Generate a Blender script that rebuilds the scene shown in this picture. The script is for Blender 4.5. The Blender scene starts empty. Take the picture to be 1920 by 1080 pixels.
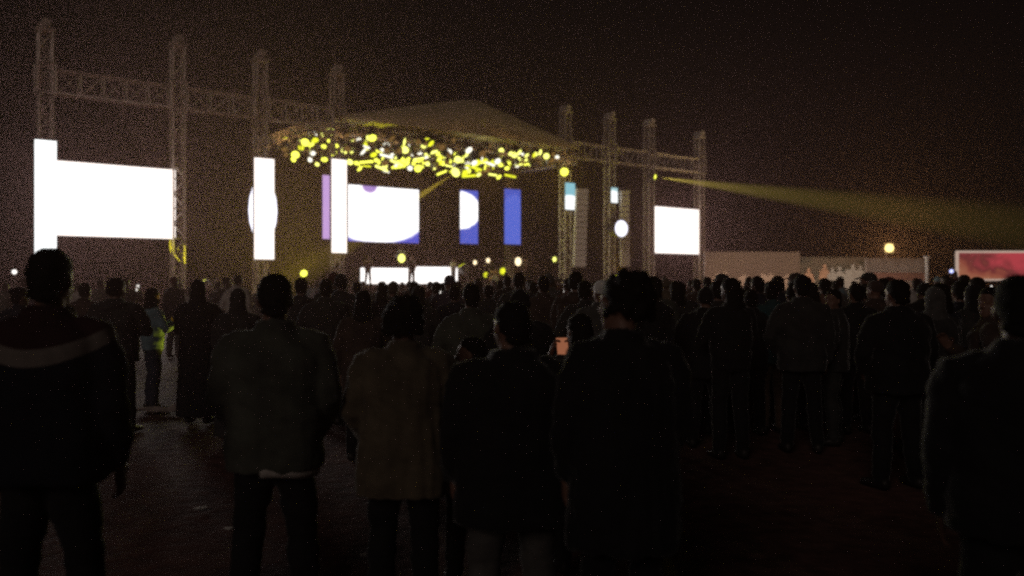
import bpy, bmesh, math, random
from mathutils import Vector, Matrix, noise
R = math.radians
SC = bpy.context.scene
COL = SC.collection
rng = random.Random(11)

# ------------------------------------------------------------------ camera, world, sun, exposure
K = 1550.0            # focal length in photo pixels (1920 wide)
EYE = 1.65            # camera height
HOR = 528.0           # photo row of the horizon
cam_d = bpy.data.cameras.new('camera')
cam = bpy.data.objects.new('camera', cam_d)
COL.objects.link(cam)
cam.location = (0, 0, EYE)
cam.rotation_euler = (R(90), 0, 0)
cam_d.sensor_width = 36
cam_d.lens = K / 1920 * 36
cam_d.shift_y = -(540 - HOR) / 1920
cam_d.clip_end = 2000
SC.camera = cam
cam_d.dof.use_dof = True
cam_d.dof.focus_distance = 7.0
cam_d.dof.aperture_fstop = 1.15

w = bpy.data.worlds.new('World')
SC.world = w
w.use_nodes = True
nt = w.node_tree
nt.nodes.clear()
wo = nt.nodes.new('ShaderNodeOutputWorld')
sky = nt.nodes.new('ShaderNodeTexSky')
sky.sky_type = 'NISHITA'
sky.sun_disc = False
sky.sun_elevation = R(25)
sky.sun_rotation = R(200)
b1 = nt.nodes.new('ShaderNodeBackground')
b1.inputs['Strength'].default_value = 0.0001
b2 = nt.nodes.new('ShaderNodeBackground')          # warm town glow of the night sky
b2.inputs['Color'].default_value = (1.0, 0.76, 0.66, 1)
b2.inputs['Strength'].default_value = 0.0012
ad = nt.nodes.new('ShaderNodeAddShader')
nt.links.new(sky.outputs['Color'], b1.inputs['Color'])
nt.links.new(b1.outputs[0], ad.inputs[0])
nt.links.new(b2.outputs[0], ad.inputs[1])
nt.links.new(ad.outputs[0], wo.inputs['Surface'])

sun_d = bpy.data.lights.new('fill_sun', 'SUN')          # weak night-time sun, added as fill from behind the camera
sun_d.energy = 0.19
sun_d.angle = R(20)
sun_d.color = (1.0, 0.82, 0.72)
sun = bpy.data.objects.new('fill_sun', sun_d)
COL.objects.link(sun)
sun.rotation_euler = Vector((0.35, 0.85, -0.42)).to_track_quat('-Z', 'Y').to_euler()

SC.view_settings.view_transform = 'Standard'
SC.view_settings.look = 'None'
SC.view_settings.exposure = 0
SC.view_settings.gamma = 1
SC.render.engine = 'CYCLES'
cy = SC.cycles
cy.use_denoising = False
cy.denoiser = 'OPENIMAGEDENOISE'
cy.pixel_filter_type = 'GAUSSIAN'
cy.filter_width = 2.5
cy.use_adaptive_sampling = False
cy.max_bounces = 4
cy.diffuse_bounces = 2
cy.glossy_bounces = 2
cy.transmission_bounces = 2
cy.volume_bounces = 0
cy.transparent_max_bounces = 6
cy.sample_clamp_indirect = 0.25
cy.sample_clamp_direct = 1.5
cy.use_light_tree = True
cy.caustics_reflective = False
cy.caustics_refractive = False

# ------------------------------------------------------------------ helpers
def at(px, py, D):
    return Vector(((px - 960) / K * D, D, EYE + (HOR - py) / K * D))

def ground_at(px, py):
    return at(px, py, EYE * K / (py - HOR))

def tag(o, label=None, cat=None, group=None, kind=None):
    if label: o['label'] = label
    if cat: o['category'] = cat
    if group: o['group'] = group
    if kind: o['kind'] = kind
    return o

def empty(name, loc=(0, 0, 0), rz=0.0):
    o = bpy.data.objects.new(name, None)
    COL.objects.link(o)
    o.location = loc
    o.rotation_euler = (0, 0, rz)
    o.empty_display_size = 0.2
    return o

def obj(name, me, m=None, parent=None):
    o = bpy.data.objects.new(name, me)
    COL.objects.link(o)
    if m is not None and not me.materials:
        me.materials.append(m)
    if parent is not None:
        o.parent = parent
    return o

class MB:
    """collects rings, bars, boxes into one mesh"""
    def __init__(s):
        s.v = []; s.f = []; s.smooth = True
    def box(s, c, d, rot=None):
        c = Vector(c); b = len(s.v)
        for sx in (-.5, .5):
            for sy in (-.5, .5):
                for sz in (-.5, .5):
                    p = Vector((sx * d[0], sy * d[1], sz * d[2]))
                    if rot is not None: p = rot @ p
                    s.v.append(c + p)
        for q in ((0, 1, 3, 2), (4, 6, 7, 5), (0, 4, 5, 1), (2, 3, 7, 6), (0, 2, 6, 4), (1, 5, 7, 3)):
            s.f.append([b + i for i in q])
        return s
    def rings(s, rings, cap=True):
        n = len(rings[0]); b = len(s.v)
        for r in rings: s.v.extend(Vector(p) for p in r)
        for i in range(len(rings) - 1):
            for j in range(n):
                a = b + i * n + j; a2 = b + i * n + (j + 1) % n
                s.f.append([a, a2, a2 + n, a + n])
        if cap:
            s.f.append([b + j for j in range(n)][::-1])
            s.f.append([b + (len(rings) - 1) * n + j for j in range(n)])
        return s
    def tube(s, pts, rad, n=10, ref=(0, 1, 0), ball=True, flat=1.0):
        """pts: points; rad: radius or (r along ref, r across) per point"""
        pts = [Vector(p) for p in pts]
        if not isinstance(rad, (list, tuple)): rad = [rad] * len(pts)
        rad = [(r, r) if not isinstance(r, (list, tuple)) else r for r in rad]
        rg = []
        def ring(c, d, ra, rb):
            d = d.normalized(); rf = Vector(ref)
            if abs(d.dot(rf)) > 0.95: rf = Vector((1, 0, 0)) if abs(d.x) < 0.9 else Vector((0, 0, 1))
            e = (rf - d * rf.dot(d)).normalized(); g = d.cross(e)
            return [c + e * (math.cos(2 * math.pi * k / n) * ra) + g * (math.sin(2 * math.pi * k / n) * rb) for k in range(n)]
        m = len(pts)
        for i, p in enumerate(pts):
            d = (pts[min(i + 1, m - 1)] - pts[max(i - 1, 0)])
            ra, rb = rad[i]
            if ball and i == 0:
                dd = (pts[1] - pts[0]).normalized(); rr = (ra + rb) / 2
                rg.append(ring(p - dd * rr * .85, d, ra * .5, rb * .5))
                rg.append(ring(p - dd * rr * .5, d, ra * .86, rb * .86))
            rg.append(ring(p, d, ra, rb))
            if ball and i == m - 1:
                dd = (pts[-1] - pts[-2]).normalized(); rr = (ra + rb) / 2
                rg.append(ring(p + dd * rr * .5, d, ra * .86, rb * .86))
                rg.append(ring(p + dd * rr * .85, d, ra * .5, rb * .5))
        return s.rings(rg)
    def stack(s, rows, n=20, e=2.0, flip=False):
        """rows: (z, cx, cy, rx, ry) horizontal superellipse rings"""
        rg = []
        for z, cx, cy_, rx, ry in rows:
            r = []
            for k in range(n):
                t = 2 * math.pi * k / n
                c, sn = math.cos(t), math.sin(t)
                r.append((cx + rx * math.copysign(abs(c) ** (2 / e), c), cy_ + ry * math.copysign(abs(sn) ** (2 / e), sn), z))
            rg.append(r)
        return s.rings(rg)
    def ball(s, c, r, n=10, m=6):
        c = Vector(c); r = r if isinstance(r, (tuple, list)) else (r, r, r)
        rg = []
        for i in range(m + 1):
            a = -math.pi / 2 + math.pi * (i + .15) / (m + .3)
            rg.append([c + Vector((r[0] * math.cos(a) * math.cos(2 * math.pi * k / n), r[1] * math.cos(a) * math.sin(2 * math.pi * k / n), r[2] * math.sin(a))) for k in range(n)])
        return s.rings(rg)
    def move(s, M, start=0):
        for i in range(start, len(s.v)): s.v[i] = M @ s.v[i]
        return s
    def mesh(s, name, smooth=True):
        me = bpy.data.meshes.new(name)
        me.from_pydata([tuple(p) for p in s.v], [], s.f)
        bm = bmesh.new(); bm.from_mesh(me)
        bmesh.ops.recalc_face_normals(bm, faces=bm.faces)
        bm.to_mesh(me); bm.free()
        if smooth:
            for p in me.polygons: p.use_smooth = True
        return me
    def build(s, name, m, parent=None, smooth=False):
        return obj(name, s.mesh(name, smooth), m, parent)
    def fused(s, name, voxel, smooth=3, wrinkle=0.0, wscale=9.0, seed=0.0, folds=0.0):
        """one continuous surface out of all pieces"""
        me = s.mesh(name)
        o = bpy.data.objects.new(name, me); COL.objects.link(o)
        md = o.modifiers.new('r', 'REMESH'); md.mode = 'VOXEL'; md.voxel_size = voxel
        ms = o.modifiers.new('s', 'SMOOTH'); ms.factor = 0.5; ms.iterations = smooth
        dg = bpy.context.evaluated_depsgraph_get()
        out = bpy.data.meshes.new_from_object(o.evaluated_get(dg))
        bpy.data.objects.remove(o); bpy.data.meshes.remove(me)
        out.name = name
        if wrinkle:
            out.update()
            nrm = [v.normal.copy() for v in out.vertices]
            for v, nn in zip(out.vertices, nrm):
                p = v.co
                q = Vector((p.x * wscale * .8 + seed, p.y * wscale * .8 + seed, p.z * wscale * 1.5 + p.x * 5))
                d = noise.noise(q) * wrinkle + noise.noise(q * 2.7) * wrinkle * .45
                d += noise.noise(Vector((p.x * 26 + seed, p.y * 26, p.z * 4))) * folds
                v.co = p + nn * d
        for p in out.polygons: p.use_smooth = True
        out.materials.clear()
        return out

# ------------------------------------------------------------------ materials
MATS = {}
def mat(name, col, rough=.8, metal=0., var=.25, scale=6., bump=.0, bscale=60., sheen=0., spec=.3, trans=0.):
    if name in MATS: return MATS[name]
    m = bpy.data.materials.new(name); m.use_nodes = True
    n = m.node_tree.nodes; l = m.node_tree.links
    p = n['Principled BSDF']
    p.inputs['Roughness'].default_value = rough
    p.inputs['Metallic'].default_value = metal
    p.inputs['Specular IOR Level'].default_value = spec
    if sheen:
        p.inputs['Sheen Weight'].default_value = sheen
        p.inputs['Sheen Roughness'].default_value = .3
    tc = n.new('ShaderNodeTexCoord')
    nz = n.new('ShaderNodeTexNoise'); nz.inputs['Scale'].default_value = scale; nz.inputs['Detail'].default_value = 5
    mr = n.new('ShaderNodeMapRange'); mr.inputs['From Min'].default_value = .3; mr.inputs['From Max'].default_value = .7
    mr.inputs['To Min'].default_value = 1 - var; mr.inputs['To Max'].default_value = 1 + var
    mx = n.new('ShaderNodeVectorMath'); mx.operation = 'SCALE'
    mx.inputs[0].default_value = col
    l.new(tc.outputs['Object'], nz.inputs['Vector']); l.new(nz.outputs['Fac'], mr.inputs['Value'])
    l.new(mr.outputs[0], mx.inputs['Scale']); l.new(mx.outputs[0], p.inputs['Base Color'])
    if bump:
        nb = n.new('ShaderNodeTexNoise'); nb.inputs['Scale'].default_value = bscale; nb.inputs['Detail'].default_value = 3
        bp = n.new('ShaderNodeBump'); bp.inputs['Strength'].default_value = bump; bp.inputs['Distance'].default_value = .01
        l.new(tc.outputs['Object'], nb.inputs['Vector']); l.new(nb.outputs['Fac'], bp.inputs['Height']); l.new(bp.outputs[0], p.inputs['Normal'])
    if trans:
        tr = n.new('ShaderNodeBsdfTranslucent'); tr.inputs['Color'].default_value = (*col, 1)
        ms = n.new('ShaderNodeMixShader'); ms.inputs[0].default_value = trans
        l.new(p.outputs[0], ms.inputs[1]); l.new(tr.outputs[0], ms.inputs[2]); l.new(ms.outputs[0], n['Material Output'].inputs['Surface'])
    MATS[name] = m
    return m

def glow(name, col, s, lamp=True):
    """a light-giving surface; with lamp=True a real lamp set in front of it does the lighting"""
    if name in MATS: return MATS[name]
    m = bpy.data.materials.new(name); m.use_nodes = True
    if lamp: m.cycles.emission_sampling = 'NONE'
    n = m.node_tree.nodes; n.clear()
    o = n.new('ShaderNodeOutputMaterial'); e = n.new('ShaderNodeEmission')
    e.inputs['Color'].default_value = (*col, 1); e.inputs['Strength'].default_value = s
    m.node_tree.links.new(e.outputs[0], o.inputs['Surface'])
    MATS[name] = m
    return m

def led(name, cA, sA, cB, sB, cx, cy_, a, b, cC=None, cc=None):
    """a picture on an LED screen: an oval of colour A on colour B, over Generated x (width) and z (height); soft, with module seams"""
    m = bpy.data.materials.new(name); m.use_nodes = True
    m.cycles.emission_sampling = 'NONE'
    n = m.node_tree.nodes; l = m.node_tree.links; n.clear()
    o = n.new('ShaderNodeOutputMaterial'); e = n.new('ShaderNodeEmission')
    tc = n.new('ShaderNodeTexCoord'); sp = n.new('ShaderNodeSeparateXYZ')
    l.new(tc.outputs['Generated'], sp.inputs[0])
    def mth(op, x, y=None):
        q = n.new('ShaderNodeMath'); q.operation = op
        for i, k in enumerate((x, y)):
            if k is None: continue
            if isinstance(k, (int, float)): q.inputs[i].default_value = k
            else: l.new(k, q.inputs[i])
        return q.outputs[0]
    def oval(cx, cy_, a, b, soft):
        u = mth('DIVIDE', mth('SUBTRACT', sp.outputs['X'], cx), a)
        v = mth('DIVIDE', mth('SUBTRACT', sp.outputs['Z'], cy_), b)
        r = mth('SQRT', mth('ADD', mth('MULTIPLY', u, u), mth('MULTIPLY', v, v)))
        nz = n.new('ShaderNodeTexNoise'); nz.inputs['Scale'].default_value = 5
        l.new(tc.outputs['Generated'], nz.inputs['Vector'])
        r = mth('ADD', r, mth('MULTIPLY', mth('SUBTRACT', nz.outputs['Fac'], .5), .12))
        mr = n.new('ShaderNodeMapRange'); mr.interpolation_type = 'SMOOTHSTEP'
        mr.inputs['From Min'].default_value = 1 - soft; mr.inputs['From Max'].default_value = 1 + soft
        l.new(r, mr.inputs['Value'])
        return mr.outputs[0]
    mix = n.new('ShaderNodeMix'); mix.data_type = 'RGBA'
    mix.inputs[6].default_value = (*[c * sA for c in cA], 1); mix.inputs[7].default_value = (*[c * sB for c in cB], 1)
    l.new(oval(cx, cy_, a, b, .06), mix.inputs[0])
    out = mix.outputs[2]
    if cC:
        mx2 = n.new('ShaderNodeMix'); mx2.data_type = 'RGBA'
        mx2.inputs[6].default_value = (*cC, 1)
        l.new(oval(*cc, .25), mx2.inputs[0]); l.new(out, mx2.inputs[7]); out = mx2.outputs[2]
    l.new(out, e.inputs['Color']); e.inputs['Strength'].default_value = 1
    l.new(e.outputs[0], o.inputs['Surface'])
    return m

ALU = mat('aluminium', (.58, .51, .45), rough=.45, metal=.25, var=.15, scale=3)
BLACKMETAL = mat('black_metal', (.03, .03, .03), rough=.5, metal=.3)
PANELBACK = mat('screen_casing', (.02, .02, .022), rough=.6)

# ------------------------------------------------------------------ stage frame: u along the facade, v into the stage
P0 = at(85, HOR, 38.1); P0.z = 0
P1 = at(1311, HOR, 66.4); P1.z = 0
U = (P1 - P0).normalized()
V = Vector((-U.y, U.x, 0))
ANG = math.atan2(U.y, U.x)
def F(s, t, z): return P0 + U * s + V * t + Vector((0, 0, z))
def S(px, t=0.0):
    k = (px - 960) / K
    a = P0 + V * t
    return -(a.x - k * a.y) / (U.x - k * U.y)
def depth(px, t=0.0): return F(S(px, t), t, 0).y
def Z(px, py, t=0.0): return EYE + (HOR - py) / K * depth(px, t)
def FP(px, py, t=0.0): return F(S(px, t), t, Z(px, py, t))

# ------------------------------------------------------------------ ground
def ground_material():
    m = bpy.data.materials.new('dirt_ground'); m.use_nodes = True
    n = m.node_tree.nodes; l = m.node_tree.links; p = n['Principled BSDF']
    tc = n.new('ShaderNodeTexCoord')
    a = n.new('ShaderNodeTexNoise'); a.inputs['Scale'].default_value = .5; a.inputs['Detail'].default_value = 8
    b = n.new('ShaderNodeTexNoise'); b.inputs['Scale'].default_value = 7; b.inputs['Detail'].default_value = 8
    r = n.new('ShaderNodeValToRGB')
    r.color_ramp.elements[0].position = .35; r.color_ramp.elements[0].color = (.035, .019, .017, 1)
    r.color_ramp.elements[1].position = .68; r.color_ramp.elements[1].color = (.20, .10, .082, 1)
    mx = n.new('ShaderNodeMath'); mx.operation = 'MULTIPLY_ADD'; mx.inputs[1].default_value = .6
    mm = n.new('ShaderNodeMath'); mm.operation = 'MULTIPLY'; mm.inputs[1].default_value = .4
    l.new(tc.outputs['Object'], a.inputs['Vector']); l.new(tc.outputs['Object'], b.inputs['Vector'])
    l.new(b.outputs['Fac'], mm.inputs[0]); l.new(a.outputs['Fac'], mx.inputs[0]); l.new(mm.outputs[0], mx.inputs[2])
    l.new(mx.outputs[0], r.inputs[0]); l.new(r.outputs[0], p.inputs['Base Color'])
    p.inputs['Roughness'].default_value = .9
    p.inputs['Specular IOR Level'].default_value = .12
    bp = n.new('ShaderNodeBump'); bp.inputs['Strength'].default_value = .6; bp.inputs['Distance'].default_value = .03
    l.new(b.outputs['Fac'], bp.inputs['Height']); l.new(bp.outputs[0], p.inputs['Normal'])
    return m
g = MB(); N = 60
for i in range(N + 1):
    for j in range(N + 1):
        x = (i / N * 2 - 1); y = (j / N * 2 - 1)
        x = math.copysign(abs(x) ** 2.2, x) * 700; y = math.copysign(abs(y) ** 2.2, y) * 700 + 20
        zz = noise.noise(Vector((x * .35, y * .35, 0))) * .02 if abs(x) < 60 and 0 < y < 80 else -.01
        g.v.append(Vector((x, y, zz - .01)))
for i in range(N):
    for j in range(N):
        a = i * (N + 1) + j
        g.f.append([a, a + N + 1, a + N + 2, a + 1])
tag(g.build('ground', ground_material(), smooth=True), kind='structure')

# ------------------------------------------------------------------ truss work
def lattice(mb, A, B, wdt, hgt, side, up, step, rc=.05, rd=.03):
    """box truss from A to B: four chords, ladder rungs and diagonals"""
    A = Vector(A); B = Vector(B); d = B - A; L = d.length; n = max(2, round(L / step))
    side = Vector(side).normalized() * wdt / 2; up = Vector(up).normalized() * hgt / 2
    cs = [side + up, side - up, -side - up, -side + up]
    for c in cs: mb.tube([A + c, B + c], rc, n=6, ball=False)
    for i in range(n + 1):
        p = A + d * (i / n)
        for k in range(4): mb.tube([p + cs[k], p + cs[(k + 1) % 4]], rd, n=4, ball=False)
        if i < n:
            q = A + d * ((i + 1) / n)
            for k in range(4):
                c1, c2 = (cs[k], cs[(k + 1) % 4]) if i % 2 else (cs[(k + 1) % 4], cs[k])
                mb.tube([p + c1, q + c2], rd, n=4, ball=False)

TOWERS = [(85, 40), (333, 70), (488, 98), (632, 126), (1060, 200), (1143, 213), (1217, 225), (1311, 248)]
TL = ['tall lattice tower rising behind the white strip screen at the outer end of the stage',
      'lattice tower at the inner edge of the big white screen, lit yellow at its foot',
      'lattice tower above the white strip screen with the bulging bright lamp',
      'lattice tower at the corner of the canopy roof beside the lilac edged strip screen',
      'lattice tower with the yellow glowing lamp, beside the hanging line array',
      'lattice tower carrying the round blue white lamp, next to the small pale screen',
      'lattice tower from which the long yellow beam starts, beside the square white screen',
      'end lattice tower at the outer edge of the square white screen by the hoardings']
for (px, py), lab in zip(TOWERS, TL):
    s = S(px); top = Z(px, py)
    t = empty('truss_tower', F(s, 0, 0), ANG)
    tag(t, lab, 'truss tower', 'lattice towers along the stage front')
    m = MB(); lattice(m, (0, 0, .12), (0, 0, top - .5), .55, .55, (1, 0, 0), (0, 1, 0), .75)
    m.build('lattice', ALU, t)
    m = MB(); m.box((0, 0, .06), (1.3, 1.3, .10)); m.box((.9, 0, .05), (.7, .12, .08)); m.box((-.9, 0, .05), (.7, .12, .08))
    m.build('base_plate', BLACKMETAL, t)
    m = MB(); m.box((0, 0, top - .42), (.8, .7, .14)); m.box((0, 0, top - .14), (.34, .7, .34))
    m.tube([(0, -.42, top - .12), (0, .42, top - .12)], .2, n=12, ball=False)
    m.build('head_block', ALU, t)
    # sleeve block where the horizontal truss meets the tower
    m = MB(); zc = 11.0
    for dx in (-.38, .38):
        for dy in (-.38, .38): m.tube([(dx, dy, zc - .7), (dx, dy, zc + .7)], .035, n=6, ball=False)
    for dz in (-.7, 0, .7):
        for a, b in (((-.38, -.38), (.38, -.38)), ((.38, -.38), (.38, .38)), ((.38, .38), (-.38, .38)), ((-.38, .38), (-.38, -.38))):
            m.tube([(*a, zc + dz), (*b, zc + dz)], .03, n=5, ball=False)
    m.build('sleeve_block', ALU, t)

TB = [(0, 1, 'horizontal lattice truss spanning above the big white screen'),
      (1, 2, 'horizontal lattice truss over the gap between big white screen and strip screen'),
      (2, 3, 'horizontal lattice truss running to the near corner of the canopy roof'),
      (4, 5, 'horizontal lattice truss leaving the far canopy corner above the line array'),
      (5, 6, 'horizontal lattice truss above the round blue white lamp'),
      (6, 7, 'horizontal lattice truss above the square white screen')]
for a, b, lab in TB:
    sa, sb = S(TOWERS[a][0]) + .42, S(TOWERS[b][0]) - .42
    t = empty('truss_beam', F(sa, 0, 10.9), ANG)
    tag(t, lab, 'truss', 'horizontal trusses between the towers')
    m = MB(); lattice(m, (0, 0, 0), (sb - sa, 0, 0), .6, 1.05, (0, 1, 0), (0, 0, 1), 1.0, rc=.055, rd=.034)
    m.build('lattice', ALU, t)
    n_h = 3 if a == 0 else 2
    for i in range(n_h):
        x = (sb - sa) * (i + 1) / (n_h + 1)
        m = MB(); m.tube([(x, -.1, -.52), (x, -.1, -1.9 - .5 * (i % 2))], .018, n=5, ball=False); m.box((x, -.1, -.35), (.16, .2, .4))
        m.build('chain_hoist', BLACKMETAL, t)

# ------------------------------------------------------------------ LED screens
WHITE_A = glow('white_led_cool', (.96, 1.0, 1.0), 1.6)
WHITE_B = glow('white_led', (1.0, .90, .84), 1.6)
WHITE_R = glow('white_led_warm', (1.0, .90, .84), 1.6)
LILAC = glow('lilac_led', (.72, .45, .95), .75)
CYAN = led('cyan_led', (.95, 1., 1.), 1.3, (.32, .72, .85), .75, .5, 0.0, 1.5, .55)
CYAN2 = led('pale_cyan_led', (.95, 1., 1.), 1.3, (.5, .8, .85), .8, .3, 0.2, 1.5, .6)
CENTRE = led('centre_picture', (1, .99, 1), 2.2, (.09, .10, .62), .95, .4, .62, .76, .63, (.40, .25, .62), (.29, 1.0, .11, .13))
STRIP_F = led('blue_white_picture', (1, .99, 1), 2.0, (.085, .12, .62), .9, -.1, .62, 1.25, .35)
STRIP_G = led('blue_picture', (.10, .16, .74), .85, (.07, .11, .58), .9, .6, .4, .9, .5)

def area_light(parent, loc, sx, sz, L, col, shape='RECTANGLE'):
    d = bpy.data.lights.new('screen_light', 'AREA'); d.shape = shape; d.size = sx; d.size_y = sz
    d.cycles.use_multiple_importance_sampling = False
    d.energy = L * math.pi * sx * sz * (.785 if shape == 'ELLIPSE' else 1); d.color = col
    b = bpy.data.objects.new('screen_light', d); COL.objects.link(b); b.parent = parent
    b.location = loc; b.rotation_euler = (R(-90), 0, 0)
    return b
SCREEN_L = {}
def screen(name, label, px0, px1, pt, pb, t, m, thick=.18, hang=None, modules=None, cat='screen', L=0, col=(1, 1, 1)):
    s0, s1 = S(px0, t), S(px1, t)
    pm = (px0 + px1) / 2
    zt, zb = Z(pm, pt, t), Z(pm, pb, t)
    wd, hg = s1 - s0, zt - zb
    o = empty(name, F((s0 + s1) / 2, t, zb), ANG)
    tag(o, label, cat)
    c = MB(); c.box((0, thick / 2 + .012, hg / 2), (wd + .02, thick, hg + .02))
    for k in range(max(1, int(wd / 1.2))):
        c.box((-wd / 2 + (k + .5) * wd / max(1, int(wd / 1.2)), thick + .06, hg / 2), (.06, .09, hg * .96))
    c.build('casing', PANELBACK, o)
    d = MB(); d.box((0, 0, hg / 2), (wd, .02, hg)); d.build('display', m, o)
    if L: area_light(o, (0, -.02, hg / 2), wd - .01, hg - .01, L, col)
    if hang:
        for x in (-wd * .36, wd * .36):
            h = MB(); h.tube([(x, thick / 2, hg), (x, thick / 2, hang - zb)], .018, n=5, ball=False); h.box((x, thick / 2, hg + .06), (.2, .08, .1))
            h.build('hanging_cable', BLACKMETAL, o)
    else:
        for x in (-wd * .4, wd * .4):
            h = MB(); h.box((x, thick + .14, -zb / 2 + hg * .25), (.07, .07, zb + hg * .5)); h.build('support_leg', ALU, o)
    return o, wd, hg

screen('led_screen', 'tall narrow white screen at the outer end, overlapping the big white screen', 65, 106, 263, 486, -.6, WHITE_A, hang=10.3, L=19, col=(.96, 1.0, 1.0))
screen('led_screen', 'big wide white video screen between the first two lattice towers', 100, 329, 309.5, 444.5, -.2, WHITE_B, hang=10.3, L=18, col=(1.0, .86, .80))
screen('led_screen', 'tall white strip screen with a bright lamp bulging from its middle', 477, 514, 297, 486, -.6, WHITE_R, hang=10.3, L=19, col=(1.0, .86, .80))
screen('led_screen', 'tall white strip screen with lilac panel on its side, near canopy corner', 622, 650, 299, 474, -.6, WHITE_R, hang=10.3, L=19, col=(1.0, .86, .80))
screen('led_screen', 'lilac side screen half hidden behind the white strip screen', 605, 628, 329, 448, .3, LILAC, hang=10.3)
screen('led_screen', 'central white stage screen with blue lower corners', 653, 785, 351, 454, 7.6, CENTRE, hang=10.3)
screen('led_screen', 'blue upright stage screen with a rounded white patch', 863, 896, 357, 457, 7.4, STRIP_F, hang=10.3)
screen('led_screen', 'plain blue upright stage screen beside the one with white patch', 946, 976, 355, 458, 6.8, STRIP_G, hang=10.3)
screen('led_screen', 'small upright cyan and white screen beside the lattice tower and line array', 1060, 1078, 343, 393, -.5, CYAN, hang=10.3)
screen('led_screen', 'smallest pale cyan screen, above the round blue white lamp', 1146, 1158, 352, 380, -.5, CYAN2, hang=10.3)
screen('led_screen', 'square white video screen at the far end of the stage', 1226, 1310, 390, 475.5, -.2, WHITE_R, hang=10.3, L=19, col=(1.0, .86, .80))

# ------------------------------------------------------------------ canopy roof
sL, sR = S(640), S(1062)
CAN = mat('canopy_fabric', (.50, .43, .26), rough=.9, var=.12, scale=1.5, trans=.02)
rt = empty('stage_canopy', F((sL + sR) / 2, 0, 0), ANG)
tag(rt, 'dark olive fabric canopy roof arching over the stage lamps', 'canopy roof')
W = (sR - sL) / 2 + .3
def roof_z(x, t):
    a = abs(x) / W
    # straight flanks with a rounded ridge
    rise = 2.15 * (1 - math.sqrt(a * a + .006) + .03)
    fall = max(0, (t - 5.5)) / 4.5
    return 10.95 + max(0, rise) * (1 - .75 * fall * fall)
m = MB(); nx, ny = 44, 14
for layer in (0, 1):
    for j in range(ny + 1):
        t = -.9 + 10.4 * j / ny
        for i in range(nx + 1):
            x = -W + 2 * W * i / nx
            sag = .05 * math.sin(i / nx * math.pi * 12) ** 2
            m.v.append(Vector((x, t, roof_z(x, t) - sag - .02 * layer)))
def gi(l, j, i): return l * (ny + 1) * (nx + 1) + j * (nx + 1) + i
for l in (0, 1):
    for j in range(ny):
        for i in range(nx):
            q = [gi(l, j, i), gi(l, j, i + 1), gi(l, j + 1, i + 1), gi(l, j + 1, i)]
            m.f.append(q if l == 0 else q[::-1])
for i in range(nx):
    m.f.append([gi(0, 0, i), gi(1, 0, i), gi(1, 0, i + 1), gi(0, 0, i + 1)])
    m.f.append([gi(0, ny, i), gi(0, ny, i + 1), gi(1, ny, i + 1), gi(1, ny, i)])
m.build('roof_sheet', CAN, rt, smooth=True)
m = MB(); n = 60     # front gable sheet, its lower edge hanging just over the front truss
for k in range(n + 1):
    x = -W + 2 * W * k / n
    zt = roof_z(x, -.9) - .01
    zb = 10.78 + .10 * (1 - abs(x) / W) + .03 * math.sin(k * 1.3)
    zb = min(zb, zt - .05)
    yy = -.92 + .03 * math.sin(k * .9)
    for y in (yy, yy + .02):
        m.v.append(Vector((x, y, zt))); m.v.append(Vector((x, y, zb)))
for k in range(n):
    a = k * 4; b = a + 4
    m.f += [[a, b, b + 1, a + 1], [a + 2, a + 3, b + 3, b + 2], [a, a + 2, b + 2, b], [a + 1, b + 1, b + 3, a + 3]]
m.build('front_gable', CAN, rt, smooth=True)
m = MB()
for x in (-W * .98, -W * .5, 0, W * .5, W * .98):
    m.tube([(x, t_, roof_z(x, t_) - .12) for t_ in (-.7, 1.5, 4, 6.5, 9)], .05, n=6, ball=False)
m.build('roof_rib', ALU, rt)
for x0 in (-W * .98, W * .98):
    pass

# roof lighting trusses (front to back) and the cross trusses at the sides
ROWS = [0.0, 2.4, 4.8, 7.2]
RL = ['front', 'second', 'third', 'rear']
ztr = 10.35
for t_, nm in zip(ROWS, RL):
    o = empty('lighting_truss', F(sL - 1.3, t_, ztr), ANG)
    tag(o, f'{nm} lighting truss under the canopy, hung with rows of yellow lamps', 'truss', 'lighting trusses under the canopy')
    m = MB(); lattice(m, (0, 0, 0), (sR - sL + 2.2, 0, 0), .5, .55, (0, 1, 0), (0, 0, 1), .8, rc=.045, rd=.028)
    m.build('lattice', ALU, o)
for s_, nm in ((sL - 1.6, 'near side'), (sR + 1.2, 'far side')):
    o = empty('roof_side_truss', F(s_, .4, ztr), ANG)
    tag(o, f'truss running back along the {nm} edge of the canopy roof', 'truss')
    m = MB(); lattice(m, (0, 0, 0), (0, 7.4, 0), .5, .6, (1, 0, 0), (0, 0, 1), .8, rc=.055, rd=.034)
    m.build('lattice', ALU, o)
for px, t_ in ((490, 7.2), (1000, 7.2)):
    o = empty('rear_tower', F(sL - 1.6 if px < 700 else sR + 1.2, t_ + .9, 0), ANG)
    tag(o, 'slim rear lattice tower holding the ' + ('near' if px < 700 else 'far') + ' back corner of the canopy', 'truss tower')
    m = MB(); lattice(m, (0, 0, .1), (0, 0, 10.9), .45, .45, (1, 0, 0), (0, 1, 0), .75)
    m.build('lattice', ALU, o)
    m = MB(); m.box((0, 0, .05), (1.1, 1.1, .08)); m.build('base_plate', BLACKMETAL, o)

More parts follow.
